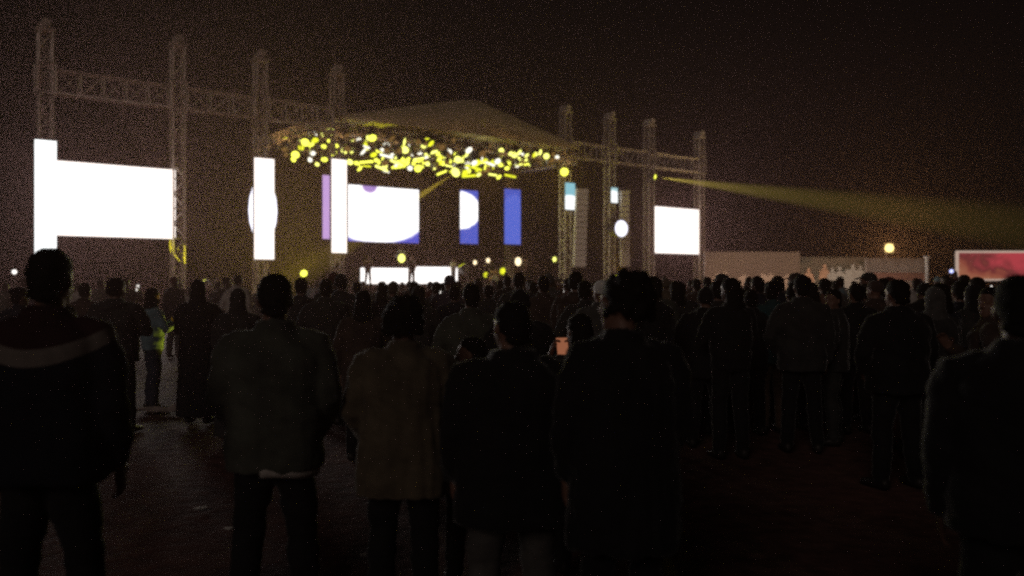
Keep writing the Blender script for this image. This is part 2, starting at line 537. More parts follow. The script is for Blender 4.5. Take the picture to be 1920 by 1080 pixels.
# ------------------------------------------------------------------ lamps
def lamp_parts(r=.17, ln=.42):
    h = MB()
    seg = [(.06, r * .55), (.0, r * .8), (-.14, r), (-ln, r * 1.04), (-ln - .05, r * 1.12)]
    h.rings([[(rr * math.cos(2 * math.pi * k / 16), y, rr * math.sin(2 * math.pi * k / 16)) for k in range(16)] for y, rr in seg])
    for k in range(4): h.box((0, -.05 - .08 * k, r * 1.04), (r * 1.3, .02, .04))
    ye = -ln - .052
    le = MB(); le.rings([[(r * q * math.cos(2 * math.pi * k / 16), ye - dy, r * q * math.sin(2 * math.pi * k / 16)) for k in range(16)] for q, dy in ((1.02, 0), (.8, .03), (.35, .045), (.05, .05))])
    y = MB(); rr = r * 1.3
    y.tube([(-rr, -.15, 0), (-rr, -.15, .2), (-rr * .8, -.15, .36), (rr * .8, -.15, .36), (rr, -.15, .2), (rr, -.15, 0)], .022, n=6, ball=False)
    y.tube([(0, -.15, .36), (0, -.15, .52)], .03, n=6, ball=False)
    return h.mesh('housing'), le.mesh('lens'), y.mesh('yoke', False)
LP = lamp_parts()
LPB = lamp_parts(.30, .5)
LAMP_MATS = {
    'pale': glow('pale_lamp', (.98, 1.0, .20), 8.0),
    'yellow': glow('yellow_lamp', (.92, .95, .09), 3.2),
    'deep': glow('deep_yellow_lamp', (.78, .82, .02), 1.5),
    'dim': glow('dim_lamp', (1.0, .55, .14), .16),
    'blaze': glow('white_hot_lamp', (1.0, .97, .80), 4.0),
    'white': glow('blue_white_lamp', (.86, .86, 1.0), 22.0),
    'warm': glow('warm_white_lamp', (1.0, .80, .48), 30.0),
    'flood': glow('floodlight_lamp', (1.0, .74, .26), 12.0),
}
def slot(o, m):
    if not o.data.materials: o.data.materials.append(None)
    o.material_slots[0].link = 'OBJECT'
    o.material_slots[0].material = m
def lamp(loc, direction, kind, label, group=None, parts=LP, name='stage_lamp', scale=1.0, cat='stage lamp'):
    o = empty(name, loc)
    o.rotation_euler = Vector(direction).to_track_quat('-Y', 'Z').to_euler()
    o.scale = (scale,) * 3
    tag(o, label, cat, group)
    for nm, me, mm in (('housing', parts[0], BLACKMETAL), ('lens', parts[1], LAMP_MATS[kind]), ('yoke', parts[2], BLACKMETAL)):
        c = obj(nm, me, None, o); slot(c, mm)
    return o
def bulb(o, power, col, off=-.75, size=.12):
    d = bpy.data.lights.new('bulb', 'SPOT'); d.energy = power; d.color = col; d.shadow_soft_size = size; d.spot_size = R(150); d.spot_blend = .6; d.cycles.use_multiple_importance_sampling = False
    b = bpy.data.objects.new('bulb', d); COL.objects.link(b); b.parent = o; b.location = (0, off, 0); b.rotation_euler = (R(-90), 0, 0)
def beam(o, power, angle, col, blend=.35, size=.02, off=-.75):
    d = bpy.data.lights.new('beam', 'SPOT'); d.energy = power; d.spot_size = R(angle); d.spot_blend = blend; d.color = col
    d.shadow_soft_size = size; d.cycles.use_multiple_importance_sampling = False
    b = bpy.data.objects.new('beam', d); COL.objects.link(b); b.parent = o
    b.location = (0, off, 0); b.rotation_euler = (R(-90), 0, 0)
    return b
LROW = {0: ('front', 'lamps hung on the front lighting truss'), 1: ('second', 'lamps hung on the second lighting truss'),
        2: ('third', 'lamps hung on the third lighting truss'), 3: ('rear', 'lamps hung on the rear lighting truss')}
KN = {'blaze': 'blazing white', 'pale': 'pale yellow', 'yellow': 'bright yellow', 'deep': 'deep yellow', 'dim': 'faint amber'}
rl = random.Random(5)
for r_i, t_ in enumerate(ROWS):
    s0, s1 = sL - (1.1 if r_i else .2), sR - .7
    n_l = [54, 54, 48, 42][r_i]
    for i in range(n_l):
        f = (i + .5 + rl.uniform(-.35, .35)) / n_l
        s_ = s0 + (s1 - s0) * f
        low = rl.random() < .5
        z_ = ztr + .12 - (rl.uniform(.35, 1.0) if low else rl.uniform(-.1, .2))
        if f > .72 and low: z_ += .35
        cen = 1 - abs(f - .52) * 1.5
        k = rl.random()
        kind = 'pale' if k < .20 + .22 * cen else 'yellow' if k < .58 + .2 * cen else 'deep' if k < .80 else 'dim'
        if kind == 'pale' and rl.random() < .3: kind = 'blaze'
        if r_i == 0 and k > .45: kind = 'dim' if k > .62 else 'deep'
        d = -V * 1.0 + U * rl.uniform(-1.6, 1.3) + Vector((0, 0, -rl.uniform(.1, 1.5)))
        lo_ = lamp(F(s_, t_ + rl.uniform(-.15, .15), z_), d, kind,
             f'{KN[kind]} round stage lamp on the {LROW[r_i][0]} lighting truss under the canopy', LROW[r_i][1] + ', ' + KN[kind], scale=rl.uniform(.75, 1.4))
        if r_i and i % 9 == 4: bulb(lo_, 270, (.95, .90, .25))

# flat LED wash bars between the round lamps
hb_ = MB(); hb_.box((0, .06, 0), (1.0, .14, .2)); hb_.box((-.53, .06, .08), (.03, .05, .34)); hb_.box((.53, .06, .08), (.03, .05, .34)); hb_ = hb_.mesh('housing', False)
lb_ = MB(); lb_.box((0, -.02, 0), (.96, .03, .15)); lb_ = lb_.mesh('lens', False)
rb = random.Random(31)
BARS = [(565, 262, 5.2), (592, 258, 5.0), (612, 245, 3.4), (632, 250, 3.0)]
BARS += [(rb.uniform(675, 985), None, rb.choice(ROWS)) for _ in range(34)]
for px, py, t_ in BARS:
    zb_ = Z(px, py, t_) if py else ztr - rb.uniform(.45, 1.35) + (0.25 if px > 900 else 0)
    s_ = S(px, t_)
    o = empty('light_bar', F(s_, t_ - .25, zb_)); o.rotation_euler = (R(rb.uniform(-8, 20)), R(rb.uniform(-28, 28)), ANG + R(rb.uniform(-45, 10)))
    o.scale = (rb.uniform(.5, 1.1),) * 3
    tag(o, 'pale yellow light bar hung among the round lamps under the canopy', 'light bar', 'light bars under the canopy')
    for nm, me, mm in (('housing', hb_, BLACKMETAL), ('lens', lb_, LAMP_MATS[rb.choice(['pale', 'pale', 'yellow', 'deep', 'blaze'])])):
        c = obj(nm, me, None, o); slot(c, mm)
# amber toner lamps added to brighten the front truss from below
LAMP_MATS['toner'] = glow('added_toner_lamp', (1.0, .56, .20), 22.0)
for i in range(16):
    s_ = sL - .8 + (sR - sL + 1.2) * (i + .5) / 16
    lo_ = lamp(F(s_, -.62, ztr - .95), V * .75 + Vector((0, 0, 1)) + U * .1 * math.sin(i * 2.1), 'toner', 'added dark backed lamp aimed up at the front truss, colouring it amber', 'added amber uplights along the front truss', scale=.8)
    if i % 4 == 2: bulb(lo_, 700, (1., .56, .2))
for i in range(5):  # more added uplights, brightening the side truss
    lo_ = lamp(F(sL - 2.5, .8 + 1.5 * i, ztr - .9), U * .8 + Vector((0, 0, .9)), 'toner', 'added dark backed lamp aimed at the side truss of the canopy', 'added amber uplights along the side truss', scale=.8)
    if i == 2: bulb(lo_, 500, (1., .56, .2))
# lamps with visible beams
YEL = (.84, 1.0, .10)
o = lamp(FP(1217, 330, -.7), at(1900, 424, 52) - FP(1217, 330, -.7), 'yellow', 'moving head lamp on a tower throwing the long yellow beam over the crowd', parts=LP, name='moving_head')
beam(o, 2600000, 9, (.78, 1.0, .16), .8)
o = lamp(FP(862, 318, 1.0), FP(700, 425, -2.5) - FP(862, 318, 1.0), 'pale', 'moving head lamp under the canopy throwing a yellow beam down to the centre screen', parts=LPB, name='moving_head')
beam(o, 700000, 6, YEL, .5)
o = lamp(FP(872, 512, 3), FP(805, 395, 4.5) - FP(872, 512, 3), 'deep', 'yellow floor lamp on stage shining up between centre screen and blue screen', parts=LPB, name='moving_head')
beam(o, 2500, 24, (.95, 1., .04), .8)
o = lamp(FP(572, 516, -1), FP(520, 440, -6) - FP(572, 516, -1), 'yellow', 'yellow lamp low beside the stage below the lilac screen', parts=LPB, scale=.6, name='moving_head')
beam(o, 5500, 50, (.9, 1., .06), .9)
o = lamp(F(S(333) + 1.2, -1.4, 1.3), Vector((0, 0, 0)) + F(S(333), -.2, 3.2) - F(S(333) + 1.2, -1.4, 1.3), 'yellow', 'yellow uplight at the foot of the tower by the big white screen', name='moving_head')
beam(o, 6500, 26, (1., .95, .03), .7)
o = lamp(FP(1059, 321, -.7), at(700, 900, 12) - FP(1059, 321, -.7), 'yellow', 'yellow glowing lamp clamped to the tower beside the small cyan screen', parts=LPB, name='moving_head', scale=.9)
beam(o, 800, 40, (1., .95, .05), .9)
o = lamp(FP(1160, 533, -1.5), Vector((-.1, -.5, 1)), 'deep', 'yellow floor lamp glowing up behind the big haired dark spectator', parts=LPB, name='moving_head')
beam(o, 2500, 100, (1., .9, .04), .9)
p_ = at(438, HOR, 11.0); p_.z = .28  # added lamp, hidden from view, to edge one spectator in yellow
q_ = at(291, 610, 10.62)
o = lamp(p_, q_ - p_, 'yellow', 'added yellow lamp hidden behind the head scarf spectator, edging the slate blue spectator', name='added_rim_lamp', scale=.3)
beam(o, 32, 44, (1., .86, .05), .7)
for px_, aim, lab in ((1400, 1410, 'added unseen wash lamp lighting the tan hoarding from behind the crowd'), (1600, 1610, 'added unseen wash lamp lighting the grey hoarding from behind the crowd')):
    p_ = at(px_, HOR, 54.5); p_.z = .75  # added out of sight to brighten the hoardings
    q_ = at(aim, 500, 60)
    o = lamp(p_, q_ - p_, 'dim', lab, name='added_wash_lamp')
    d = bpy.data.lights.new('added_wash_bulb', 'POINT'); d.energy = 560 if px_ < 1500 else 420; d.color = (1., .80, .66); d.shadow_soft_size = .1
    d.cycles.use_multiple_importance_sampling = False
    b = bpy.data.objects.new('added_wash_bulb', d); COL.objects.link(b); b.parent = o; b.location = (0, -.66, 0)
# round lamps at the towers; the first is stretched to its bloom
o = lamp(FP(496, 394, -.25) + V * 1.6, -V, 'white', 'blinding lamp stretched to the oval of its bloom behind the white strip screen', parts=LPB, name='bloom_floodlight', scale=2.5)
o.scale = (2.6, 2.5, 5.6)
area_light(o, (0, -.625, 0), .56, .56, 22, (.86, .86, 1.), 'ELLIPSE')
o = lamp(FP(1147, 430, -1.3), -V + Vector((-.1, 0, 0)), 'white', 'round blue white lamp with blue halo below the smallest screen', parts=LPB, name='round_floodlight', scale=1.9)
area_light(o, (0, -.625, 0), .56, .56, 22, (.80, .82, 1.), 'ELLIPSE')
# warm lamps standing on the stage
for i, (px, py, sc, kd, lab) in enumerate([(962, 490, 1.0, 'warm', 'brightest warm lamp on stage below the plain blue screen'),
                                (910, 488, .55, 'warm', 'small warm stage lamp between the blue upright screens'),
                                (886, 492, .5, 'warm', 'small warm stage lamp below the blue and white screen'),
                                (1034, 486, .6, 'pale', 'small yellow lamp standing beside the tower base at stage end'),
                                (905, 515, .6, 'deep', 'low deep yellow floor lamp by the drums'),
                                (935, 508, .8, 'deep', 'low yellow floor lamp in front of the drums'),
                                (745, 484, .9, 'pale', 'blazing pale lamp behind the bright lit musician')]):
    o = lamp(FP(px, py, 4.5), -V + Vector((.1, 0, -.05)), kd, lab, parts=LPB, scale=sc)
    if sc > .85: bulb(o, 260, (1., .78, .45))
    st = MB(); zz = FP(px, py, 4.5).z - 1.5
    st.tube([(0, -.15, .3), (0, -.15, .9 / sc)], .03, n=6, ball=False)
    o2 = obj('stand', st.mesh('stand'), BLACKMETAL, o); o2.rotation_euler = (math.pi, 0, 0)

# ------------------------------------------------------------------ stage deck, drapes, riser
DECK = 1.5
STG = mat('stage_ply', (.03, .028, .026), rough=.7)
DRAPE = mat('black_drape', (.012, .011, .011), rough=.95)
st = empty('stage', F(sL, 0, 0), ANG); tag(st, 'raised dark stage platform under the canopy', 'stage')
Ls = sR - sL
m = MB(); m.box((Ls / 2, 4.6, DECK - .1), (Ls, 9.6, .2)); m.build('deck', STG, st)
m = MB(); nn = 80
for k in range(nn + 1):
    yy = -.2 + .05 * math.sin(k * 1.1)
    for z_ in (DECK - .22, .02): m.v.append(Vector((Ls * k / nn, yy, z_))); m.v.append(Vector((Ls * k / nn, yy + .02, z_)))
for k in range(nn):
    a = k * 4; b = a + 4
    m.f += [[a, b, b + 2, a + 2], [a + 1, a + 3, b + 3, b + 1], [a, a + 1, b + 1, b]]
m.build('front_skirt', DRAPE, st, smooth=True)
dr = empty('black_backdrop_curtain', F(sL - 1, 9.3, 0), ANG); tag(dr, 'black curtain hanging at the back of the stage behind the screens', 'curtain')
m = MB(); nn = 160; Lb = Ls + 2
for k in range(nn + 1):
    yy = .09 * math.sin(k * 1.05)
    for z_ in (10.0, .1): m.v.append(Vector((Lb * k / nn, yy, z_))); m.v.append(Vector((Lb * k / nn, yy + .02, z_)))
for k in range(nn):
    a = k * 4; b = a + 4
    m.f += [[a, b, b + 2, a + 2], [a + 1, a + 3, b + 3, b + 1], [a, a + 1, b + 1, b]]
m.build('cloth', DRAPE, dr, smooth=True)
# glowing white riser front, two lengths
RISE = glow('riser_led', (1.0, .95, .92), 1.6)
for px0, px1, tp, lab in ((676, 765, 502, 'glowing white riser front on the near half of the stage'), (767, 858, 500, 'glowing white riser front beside the band, under the yellow beam')):
    s0, s1 = S(px0, 3.2), S(px1, 3.2); zt = Z((px0 + px1) / 2, tp, 3.2)
    o = empty('band_riser', F((s0 + s1) / 2, 3.2, DECK), ANG); tag(o, lab, 'stage riser')
    wd = s1 - s0
    m = MB(); m.box((0, .65, (zt - DECK) / 2 + .004), (wd, 1.26, zt - DECK)); m.build('platform', STG, o)
    m = MB(); m.box((0, 0, (zt - DECK) / 2), (wd - .02, .03, zt - DECK - .03)); m.build('light_panel', RISE, o)
    area_light(o, (0, -.025, (zt - DECK) / 2), wd - .04, zt - DECK - .04, 14, (1., .88, .8))

# line arrays
BOXM = mat('speaker_grille', (.78, .72, .66), rough=.7, var=.3, scale=20)
def line_array(px, pt, pb, t_, wd, label, lean):
    zt, zb = Z(px, pt, t_), Z(px, pb, t_)
    o = empty('line_array', F(S(px, t_), t_, zb), ANG - R(28)); tag(o, label, 'line array speaker')
    H = zt - zb; n_ = 14; h = H / n_
    fr = MB(); fr.box((0, 0, H + .05), (wd * .9, .5, .07)); fr.tube([(0, 0, H), (0, 0, 10.4 - zb)], .02, n=5, ball=False); fr.build('flying_frame', BLACKMETAL, o)
    for i in range(n_):
        z0 = H - (i + 1) * h; f = i / n_
        m = MB(); y = -.25 * f * f; x = -lean * f
        rot = Matrix.Rotation(R(2 + 9 * f), 3, 'X')
        m.box((x, y, z0 + h / 2), (wd, .48, h * .92), rot)
        for sx in (-1, 1): m.box((x + sx * (wd / 2 + .012), y, z0 + h / 2), (.03, .3, h * .6), rot)
        m.box((x, y - .25, z0 + h / 2), (wd * .9, .02, h * .72), rot)
        m.build('speaker_cabinet', BOXM, o)
line_array(1091, 354, 500, -1.2, .82, 'long grey line array of stacked speakers beside the small cyan screen', .25)
line_array(1171, 357, 500, -.8, .62, 'dim narrower line array behind the round blue white lamp', .05)

# drum kit, mic stands
DRUM = mat('drum_shell', (.35, .2, .1), rough=.35); CYM = mat('cymbal_brass', (.7, .5, .2), rough=.3, metal=1.); SKIN_D = mat('drum_head', (.7, .68, .62), rough=.5)
o = empty('drum_kit', F(S(925, 4), 4.0, DECK), ANG); tag(o, 'drum kit with cymbals on stage between the two blue screens', 'drum kit')
def drum(c, r, h, axis, nm):
    mb = MB(); d = Vector(axis).normalized() * h / 2; c = Vector(c)
    mb.tube([c - d, c + d], r, n=18, ball=False); p = mb.build(nm, DRUM, o, smooth=False)
    hb = MB(); hb.tube([c + d, c + d * 1.04], r * .96, n=18, ball=False); hb.tube([c - d * 1.04, c - d], r * .96, n=18, ball=False); hb.build('drum_skin', SKIN_D, p)
drum((0, 0, .32), .29, .42, (0, 1, 0), 'bass_drum'); drum((-.2, -.05, .82), .15, .2, (0, .3, 1), 'tom_drum'); drum((.2, -.05, .82), .16, .2, (0, .3, 1), 'tom_drum'); drum((.55, .3, .5), .2, .36, (0, 0, 1), 'floor_tom'); drum((-.5, .3, .6), .17, .14, (0, 0, 1), 'snare_drum')
for x, y, z_ in ((-.75, 0, 1.25), (.75, -.05, 1.3), (-.9, .35, .95)):
    mb = MB(); mb.tube([(x, y, 0), (x, y, z_)], .015, n=6, ball=False); p = mb.build('cymbal_stand', BLACKMETAL, o)
    cb = MB(); cb.rings([[(x + r * math.cos(2 * math.pi * k / 20), y + r * math.sin(2 * math.pi * k / 20), z_ + dz) for k in range(20)] for r, dz in ((.24, 0), (.05, .03), (.02, .05))]); cb.build('cymbal', CYM, p)
for px, t_, lab in ((768, 1.4, 'microphone stand in front of the glowing riser'), (868, 1.2, 'microphone stand at the end of the glowing riser'), (985, 1.5, 'microphone stand near the far canopy corner')):
    o = empty('microphone_stand', F(S(px, t_) + .25, t_ - .2, DECK), ANG); tag(o, lab, 'microphone stand')
    mb = MB(); mb.tube([(0, 0, .02), (0, 0, 1.2)], .014, n=6, ball=False); mb.tube([(0, -.1, 1.18), (-.12, .2, 1.48)], .011, n=6, ball=False); mb.build('pole', BLACKMETAL, o)
    mb = MB()
    for a in range(3): mb.tube([(0, 0, .12), (.3 * math.cos(a * 2.09), .3 * math.sin(a * 2.09), .01)], .012, n=5, ball=False)
    mb.build('tripod_foot', BLACKMETAL, o)
    mb = MB(); mb.tube([(-.12, .2, 1.48), (-.15, .28, 1.53)], [.015, .026], n=8); mb.build('microphone', BLACKMETAL, o)

# ------------------------------------------------------------------ hoardings, red banner, floodlight
def hoarding_mat(name, A, B, sc):
    m = bpy.data.materials.new(name); m.use_nodes = True
    n = m.node_tree.nodes; l = m.node_tree.links; p = n['Principled BSDF']; p.inputs['Roughness'].default_value = .75
    tc = n.new('ShaderNodeTexCoord'); mp = n.new('ShaderNodeMapping'); mp.inputs['Scale'].default_value = (1, 1, 1.6)
    nz = n.new('ShaderNodeTexNoise'); nz.inputs['Scale'].default_value = sc; nz.inputs['Detail'].default_value = 6; nz.inputs['Distortion'].default_value = .6
    r = n.new('ShaderNodeValToRGB'); r.color_ramp.elements[0].position = .38; r.color_ramp.elements[1].position = .62
    r.color_ramp.elements[0].color = (*A, 1); r.color_ramp.elements[1].color = (*B, 1)
    l.new(tc.outputs['Object'], mp.inputs[0]); l.new(mp.outputs[0], nz.inputs['Vector']); l.new(nz.outputs['Fac'], r.inputs[0]); l.new(r.outputs[0], p.inputs['Base Color'])
    return m
def hoarding(px0, px1, pt, D0, D1, m, label, extras=None):
    a = at(px0, pt, D0); b = at(px1, pt, D1); h = (a.z + b.z) / 2
    o = empty('banner_hoarding', (a.x, a.y, 0), math.atan2(b.y - a.y, b.x - a.x)); tag(o, label, 'hoarding')
    L = (b.xy - a.xy).length
    mb = MB(); n_ = 24
    for k in range(n_ + 1):
        y = .05 * math.sin(k * .8) * math.sin(k * .31)
        for z_ in (h, h * .5, .05):
            mb.v.append(Vector((L * k / n_, y, z_)))
        for z_ in (h, h * .5, .05):
            mb.v.append(Vector((L * k / n_, y + .02, z_)))
    for k in range(n_):
        i = k * 6; j = i + 6
        for q in (0, 1): mb.f += [[i + q, i + q + 1, j + q + 1, j + q], [i + 3 + q, j + 3 + q, j + 4 + q, i + 4 + q]]
        mb.f += [[i, j, j + 3, i + 3], [i + 2, i + 5, j + 5, j + 2]]
    mb.build('printed_sheet', m, o, smooth=True)
    for k in range(0, int(L / 3) + 1):
        pb = MB(); pb.box((min(L - .04, k * 3.0 + .04), .16, h / 2), (.08, .08, h)); pb.build('post', ALU, o)
    return o, L, h
hoarding(1322, 1500, 472, 60, 60.5, hoarding_mat('tan_print', (.56, .40, .29), (.66, .47, .33), .25), 'pale tan hoarding directly beside the square white screen')
ho, hL, hh = hoarding(1497, 1622, 482, 60.6, 61, hoarding_mat('green_print', (.10, .11, .08), (.36, .28, .19), .5), 'dark greenish hoarding printed with a row of pale figures')
FIG = mat('pale_ink', (.62, .57, .48), var=.25, scale=3); FIGR = mat('orange_ink', (.62, .36, .22), var=.25, scale=3)
for i, (px, top) in enumerate([(1545, 496), (1560, 502), (1574, 500), (1588, 505), (1600, 495), (1614, 498), (1490 + 24, 503)]):
    x = (at(px, 0, 60.8).x - at(1497, 0, 60.6).x); D = 60.8
    zt = EYE + (HOR - top) / K * D
    mb = MB(); f = []
    def disk(cx, cz, rx, rz, y):
        b = len(mb.v); k_ = 20
        for yy in (y, y + .01):
            for k in range(k_): mb.v.append(Vector((cx + rx * math.cos(2 * math.pi * k / k_), yy, cz + rz * math.sin(2 * math.pi * k / k_))))
        mb.f.append([b + k for k in range(k_)]); mb.f.append([b + k_ + k for k in range(k_)][::-1])
        for k in range(k_): mb.f.append([b + k, b + (k + 1) % k_, b + k_ + (k + 1) % k_, b + k_ + k])
    y0 = -.075 - .004 * i
    disk(x, zt - .17, .14, .18, y0); 
    b = len(mb.v)
    prof = [(-.09, -.32), (-.34, -.45), (-.42, -.9), (-.40, -1.5), (.40, -1.5), (.42, -.9), (.34, -.45), (.09, -.32)]
    for yy in (y0 - .002, y0 + .008):
        for dx, dz in prof: mb.v.append(Vector((x + dx, yy, zt + dz)))
    nP = len(prof); mb.f.append([b + k for k in range(nP)]); mb.f.append([b + nP + k for k in range(nP)][::-1])
    for k in range(nP): mb.f.append([b + k, b + (k + 1) % nP, b + nP + (k + 1) % nP, b + nP + k])
    mb.build('printed_figure', FIGR if i == 0 or i == 6 else FIG, ho)
ho2, L2, h2 = hoarding(1624, 1734, 484, 61, 61, hoarding_mat('grey_print', (.36, .30, .26), (.46, .38, .33), .6), 'grey hoarding with a reddish band under the yellow floodlight')
mb = MB(); mb.box((L2 / 2, -.09, h2 - 1.35), (L2, .02, .55)); mb.build('red_band', mat('red_ink', (.36, .18, .14)), ho2)
o = empty('white_post', at(1738, HOR, 58).xy.to_3d()); tag(o, 'thin white post at the end of the grey hoarding', 'post')
mb = MB(); mb.tube([(0, 0, 0), (0, 0, 3.3)], .11, n=12, ball=False); mb.build('pole', mat('white_paint', (.8, .78, .75), rough=.5), o)
mb = MB(); mb.box((0, 0, 3.36), (.3, .3, .1)); mb.build('cap', mat('white_paint', (.8, .78, .75)), o)

# red banner; face and pale frame glow in place of lamplight on them
a = at(1796, 474, 44); L = 9.5; hB = a.z; zb = at(1796, 523, 44).z
o = empty('glowing_banner', (a.x, a.y, 0)); tag(o, 'red and orange lit banner in a pale frame at the edge of the field', 'banner')
m = bpy.data.materials.new('glowing_red_print'); m.use_nodes = True; n = m.node_tree.nodes; l = m.node_tree.links; n.clear()
ou = n.new('ShaderNodeOutputMaterial'); em = n.new('ShaderNodeEmission'); tc = n.new('ShaderNodeTexCoord')
nz = n.new('ShaderNodeTexNoise'); nz.inputs['Scale'].default_value = 1.1; nz.inputs['Detail'].default_value = 7; nz.inputs['Distortion'].default_value = .8
sp = n.new('ShaderNodeSeparateXYZ'); r = n.new('ShaderNodeValToRGB')
l.new(tc.outputs['Object'], nz.inputs['Vector']); l.new(tc.outputs['Object'], sp.inputs[0])
def mth(op, x, y=None):
    q = n.new('ShaderNodeMath'); q.operation = op
    for i, k in enumerate((x, y)):
        if k is None: continue
        if isinstance(k, (int, float)): q.inputs[i].default_value = k
        else: l.new(k, q.inputs[i])
    return q.outputs[0]
val = mth('ADD', mth('MULTIPLY', sp.outputs['X'], .16), mth('MULTIPLY', mth('SUBTRACT', sp.outputs['Z'], 1.8), .35))
val = mth('ADD', val, mth('MULTIPLY', mth('SUBTRACT', nz.outputs['Fac'], .5), 1.1))
l.new(val, r.inputs[0])
cr = r.color_ramp; cr.elements[0].position = .0; cr.elements[0].color = (.44, .19, .10, 1); cr.elements[1].position = .85; cr.elements[1].color = (.50, .06, .075, 1)
e = cr.elements.new(.35); e.color = (.30, .075, .05, 1); e = cr.elements.new(.5); e.color = (.17, .035, .035, 1)
l.new(r.outputs[0], em.inputs['Color']); em.inputs['Strength'].default_value = .8; l.new(em.outputs[0], ou.inputs['Surface'])
mb = MB(); mb.box((L / 2, .0, (hB + zb) / 2), (L, .04, hB - zb)); mb.build('printed_face', m, o)
FRM = glow('glowing_frame', (.85, .62, .50), .55)  # frame given a glow too, standing in for light on it
mb = MB(); mb.box((-.05, -.02, (hB + zb) / 2), (.13, .1, hB - zb + .2)); mb.box((L / 2, -.02, hB + .05), (L + .02, .1, .11)); mb.box((L / 2, -.02, zb - .05), (L + .02, .1, .09)); mb.build('frame', FRM, o)
mb = MB(); mb.box((L / 2, .2, (hB + zb) / 2), (L, .3, hB - zb)); mb.build('casing', PANELBACK, o)
for x in (.1, 3.2, 6.3, 9.3): mb = MB(); mb.box((x, .2, zb / 2), (.12, .12, zb)); mb.build('leg', ALU, o)

# floodlight on its pole behind the grey hoarding
p = at(1668, 465, 66)
o = empty('floodlight_pole', (p.x, p.y + .5, 0)); tag(o, 'yellow floodlight on a pole glowing above the grey hoarding', 'floodlight')
mb = MB(); mb.tube([(0, 0, 0), (0, 0, p.z)], .07, n=10, ball=False); mb.build('pole', ALU, o)
mb = MB(); mb.box((0, -.3, p.z), (.74, .3, .74)); mb.box((0, -.12, p.z), (.2, .25, .2)); hd = mb.build('lamp_head', BLACKMETAL, o)
mb = MB(); mb.stack([(-.03, 0, 0, .36, .34), (0, 0, 0, .36, .34), (.03, 0, 0, .14, .14)], n=20, e=2.0); mb.move(Matrix.Translation((0, -.47, p.z)) @ Matrix.Rotation(R(90), 4, 'X')); mb.build('lens', LAMP_MATS['flood'], hd)
bl = bpy.data.lights.new('floodlight_bulb', 'POINT'); bl.energy = 2400; bl.color = (1., .72, .26); bl.shadow_soft_size = .05; bl.cycles.use_multiple_importance_sampling = False
bo = bpy.data.objects.new('floodlight_bulb', bl); COL.objects.link(bo); bo.parent = hd; bo.location = (0, -.62, p.z)
# small blue light by the red banner
p = at(1784, 510, 50)
o = empty('signal_light', (p.x, p.y, 0)); tag(o, 'small blue light on a post beside the red banner', 'light')
mb = MB(); mb.tube([(0, 0, 0), (0, 0, p.z - .06)], .03, n=8, ball=False); mb.build('post', BLACKMETAL, o)
mb = MB(); mb.ball((0, 0, p.z + .05), .11); mb.build('bulb', glow('blue_bulb', (.5, .55, 1.), 2.0), o, smooth=True)
p = at(27, 512, 36)
o = empty('signal_light', (p.x, p.y, 0)); tag(o, 'small white light on a post at the stage end beyond the striped jacket man', 'light')
mb = MB(); mb.tube([(0, 0, 0), (0, 0, p.z - .06)], .03, n=8, ball=False); mb.build('post', BLACKMETAL, o)
mb = MB(); mb.ball((0, 0, p.z + .05), .1); mb.build('bulb', glow('white_bulb', (1., .95, .9), 3.0), o, smooth=True)

# ------------------------------------------------------------------ people
def cloth(name, col, sheen=.26, **k): return mat(name, col, rough=.9, var=.3, scale=9, bump=.25, bscale=180, sheen=sheen, spec=.3, **k)
SKIN = mat('skin', (.20, .105, .075), rough=.55, var=.12, scale=12, spec=.4)
SKIN2 = mat('skin_dark', (.11, .058, .042), rough=.5, var=.12, scale=12, spec=.4)
HAIR = mat('black_hair', (.008, .007, .006), rough=.75, var=.3, scale=40, bump=.5, bscale=120, spec=.12)
SHOE = mat('shoe_leather', (.025, .022, .02), rough=.5)

def hand(mb, wr, d, palm, side, curl=.5):
    """five-fingered hand at wrist wr along d; palm: the way the palm faces; side: thumb side vector"""
    wr = Vector(wr); d = Vector(d).normalized(); pn = Vector(palm); pn = (pn - d * pn.dot(d)).normalized(); sd = d.cross(pn) if d.cross(pn).dot(Vector(side)) > 0 else pn.cross(d)
    mb.tube([wr - d * .01, wr + d * .035, wr + d * .085], [(.022, .029), (.017, .040), (.014, .042)], n=10, ref=tuple(pn))
    for i, (o_, ln) in enumerate(((.032, .072), (.011, .082), (-.011, .076), (-.031, .060))):
        b = wr + d * .088 + sd * o_; c = curl * (1 + .12 * i); pts = [b]; a = .15
        dd = d
        for sg in (.45, .32, .23):
            dd = (d * math.cos(a) + pn * math.sin(a)); pts.append(pts[-1] + dd * ln * sg); a += c
        mb.tube(pts, [.0098, .0092, .0085, .0072], n=7)
    b = wr + d * .028 + sd * .034
    mb.tube([b, b + (d * .6 + sd * .7).normalized() * .034, b + (d * .6 + sd * .7).normalized() * .034 + (d * .9 + pn * .45 + sd * .1).normalized() * .030, b + (d * .6 + sd * .7).normalized() * .034 + (d * .9 + pn * .6).normalized() * .052], [.014, .0115, .0105, .008], n=7)

